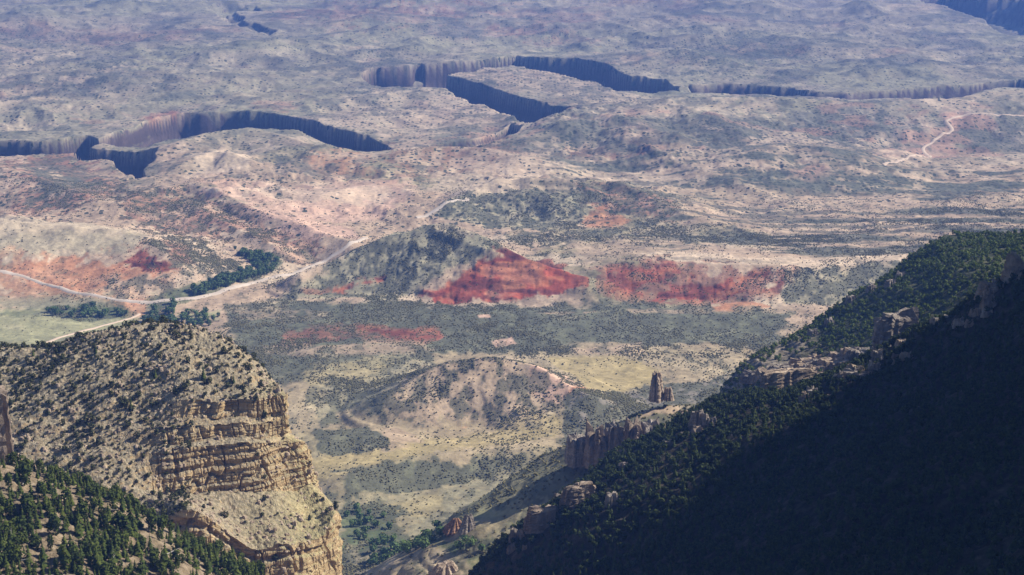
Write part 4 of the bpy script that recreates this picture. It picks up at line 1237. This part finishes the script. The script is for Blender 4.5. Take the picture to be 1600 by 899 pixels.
# the grey cliff band below the spire: separate buttresses
CL = [(884, 918, 676, 722), (912, 948, 658, 722), (942, 980, 652, 716), (975, 1006, 650, 706), (1000, 1036, 654, 698)]
for n, (a, b, c_, d_) in enumerate(CL):
    rock('rock_buttress', a, b, c_, d_, 'grey-brown buttress of the cliff band below the spire', M_BROWN if n % 2 else M_GREY, 30 + n, 1440 - (n * 7) % 13, 1.1, .3, .4, .5, 'rock buttress')['group'] = 'buttresses below the spire'
# ledges on the nose of the spur
lr = np.random.default_rng(9)
for n in range(46):
    uu = lr.uniform(1168, 1352); vv = lr.uniform(max(534, 600 - .45 * (uu - 1165) ** .95), 600)
    wd = lr.uniform(14, 46); ht = wd * lr.uniform(.32, .55)
    rock('rock_ledge', uu - wd / 2, uu + wd / 2, vv - ht, vv, 'broken rock ledge on the nose of the green spur', (M_ROCK, M_GREY, M_ROCK)[n % 3], 50 + n, None, .45, .2, .7, .5, 'rock ledge', lr.uniform(-.3, .3), .6)['group'] = 'ledges on the spur nose'
for n, (uu, vv) in enumerate(((1296, 505), (1330, 470), (1362, 452), (1408, 432), (1270, 522), (1392, 444))):
    rock('boulder', uu - 9, uu + 9, vv - 8, vv + 4, 'grey boulder along the left skyline of the green spur', M_GREY, 70 + n, None, .8, .3, .3, .4, 'boulder')['group'] = 'boulders on the spur skyline'

# boulders: the big ones singly, the rubble as one
BOULD = [(rock_mesh('boulder', 2, 1.7, 1.5, 100 + i, M_ROCK, .35, .35, 9, 4, .4)) for i in range(6)]
P, u, v = sample(CLIFF, 9000, lambda x, y, z, u, v, s: ss(.45, .65, s) * (.2 + .8 * ss(0, .4, fbm(x / 25, y / 25, 3, 340))) * (u > -30) * (u < 540), (20, NRW - 30), 9)
vis = [i for i in range(len(P)) if 0 < u[i] < 1600 and v[i] < 899 and seen(P[i] + np.array((0, 0, 1.2)), 2)]
for i in vis[:240]:
    o = obj('boulder', BOULD[int(nrand.integers(6))]); o.location = P[i] - (0, 0, .2)
    s = nrand.uniform(.7, 2.0); o.scale = (s, s, s * nrand.uniform(.7, 1.3)); o.rotation_euler = (0, 0, nrand.uniform(0, 6.28))
    tag(o, 'pale angular boulder lying on the slope of the tan cliff', 'boulder', 'boulders on the cliff slope')
RUB = []
for i in range(6):
    q = ICO_V * (1 + rng.uniform(-.35, .35, (12, 1))) * np.array((1, .8, .65)); RUB.append((q, ICO_F, rng.uniform(0, 1, 12)))
rest = [i for i in range(len(P)) if i not in set(vis[:240])]
scatter_mesh('talus_rubble', RUB, [(*P[i], nrand.uniform(.4, 1.0) + 1.1 * nrand.random() ** 4, nrand.uniform(0, 6.28), nrand.integers(6)) for i in rest], M_ROCK, 'loose pale rubble strewn over the slope of the tan cliff', 'rubble')

# standing dead trees: bare trunks with broken limbs
def snag_mesh(h, seed):
    g = np.random.default_rng(seed); V, Fc = [], []
    def limb(a, b, ra, rb):
        a, b = np.array(a, float), np.array(b, float); d = b - a; d /= np.linalg.norm(d)
        p = np.cross(d, (.3, .9, .2)); p /= np.linalg.norm(p); q = np.cross(d, p); k0 = len(V)
        for c, r in ((a, ra), (b, rb)):
            for t in range(5):
                V.append(c + r * (math.cos(1.2566 * t) * p + math.sin(1.2566 * t) * q))
        for t in range(5): Fc.append((k0 + t, k0 + (t + 1) % 5, k0 + 5 + (t + 1) % 5, k0 + 5 + t))
    limb((0, 0, -.5), (.2, 0, h * .55), .26, .17); limb((.2, 0, h * .55), (.35, .1, h), .17, .04)
    for n in range(9):
        z = h * g.uniform(.3, .92); a = g.uniform(0, 6.28); L = (1 - z / h) * 2.2 + .5
        limb((.2, 0, z), (.2 + L * math.cos(a), L * math.sin(a), z + L * g.uniform(-.1, .5)), .07, .02)
    return mesh_from('dead_tree', V, Fc, [M_DEAD])


SNAG = [snag_mesh(7 + i, 60 + i) for i in range(3)]
for n, (uu, vv) in enumerate(((44, 790), (92, 826), (140, 872), (215, 838), (246, 884), (18, 846), (310, 886), (178, 880))):
    p = surf(uu, vv)
    o = obj('dead_tree', SNAG[n % 3]); o.location = (p.x, p.y, ground_z(p.x, p.y) if 0 else p.z - 1.5); o.rotation_euler = (rad(4), 0, n * 1.3)
    tag(o, 'bare bleached dead tree standing among the corner spruces', 'dead tree', 'dead trees among the corner spruces')

# bleached dead trunks on the corner slope
for n, (uu, vv, ln, rz) in enumerate(((36, 756, 9, .3), (170, 800, 6, 1.2), (262, 868, 7, 2.2), (26, 880, 6, 1.6))):
    p = surf(uu, vv)
    o = obj('fallen_log', trunk_mesh('fallen_log', ln, .3, M_DEAD)); o.location = (p.x, p.y, p.z + .9)
    o.rotation_euler = (rad(78), 0, rz)
    tag(o, ['long bleached log at the upper edge of the corner slope', 'short bleached log below the skyline of the corner slope', 'bleached log near the right end of the corner slope', 'bleached log at the far left bottom corner'][n], 'log')

# ------------------------------------------------------------------ air, sky and sun
k = NT('thin_haze')
pv = k.n('VolumePrincipled')
pv.inputs['Color'].default_value = (.155, .335, 1.0, 1)
pv.inputs['Density'].default_value = 6.3e-5
pv.inputs['Anisotropy'].default_value = .1
pv.inputs['Absorption Color'].default_value = (0, 0, 0, 1)
k.l(pv.outputs[0], k.out.inputs['Volume'])
x0, x1, y0, y1, z0, z1 = -76000, 76000, -3000, 62000, -400, 1450
HV = [(x, y, z) for x in (x0, x1) for y in (y0, y1) for z in (z0, z1)]
HF = [(0, 1, 3, 2), (4, 6, 7, 5), (0, 4, 5, 1), (2, 3, 7, 6), (0, 2, 6, 4), (1, 5, 7, 3)]
haze = obj('haze', mesh_from('haze', HV, HF, [k.m], smooth=False))
tag(haze, 'thin blue haze that fades the distant plateau', 'haze', kind='stuff')

ELEV, AZ = 38.0, 15.0        # sun height; bearing: degrees from +X towards +Y (beyond the right-hand ridge)
sd = Vector((math.cos(rad(ELEV)) * math.cos(rad(AZ)), math.cos(rad(ELEV)) * math.sin(rad(AZ)), math.sin(rad(ELEV))))
ld = bpy.data.lights.new('sun', 'SUN'); ld.energy = 4.8; ld.angle = rad(.53); ld.color = (1, .93, .82)
lo = bpy.data.objects.new('sun', ld); COL.objects.link(lo); lo.location = (500, 300, 3000)
lo.rotation_euler = sd.to_track_quat('Z', 'Y').to_euler()
w = bpy.data.worlds.new('World'); SC.world = w; w.use_nodes = True
t = w.node_tree; t.nodes.clear()
sky = t.nodes.new('ShaderNodeTexSky'); sky.sky_type = 'NISHITA'; sky.sun_disc = False
sky.sun_elevation = rad(ELEV); sky.sun_rotation = rad(90 - AZ); sky.altitude = 1800
bg = t.nodes.new('ShaderNodeBackground'); bg.inputs[1].default_value = .062
wo = t.nodes.new('ShaderNodeOutputWorld')
t.links.new(sky.outputs[0], bg.inputs[0]); t.links.new(bg.outputs[0], wo.inputs[0])

SC.view_settings.view_transform = 'Standard'; SC.view_settings.look = 'None'
SC.view_settings.exposure = .88; SC.view_settings.gamma = 1.0; SC.view_settings.use_curve_mapping = False
SC.render.engine = 'CYCLES'
SC.cycles.max_bounces = 4; SC.cycles.diffuse_bounces = 2; SC.cycles.volume_bounces = 0
SC.cycles.use_denoising = True
SC.render.film_transparent = False
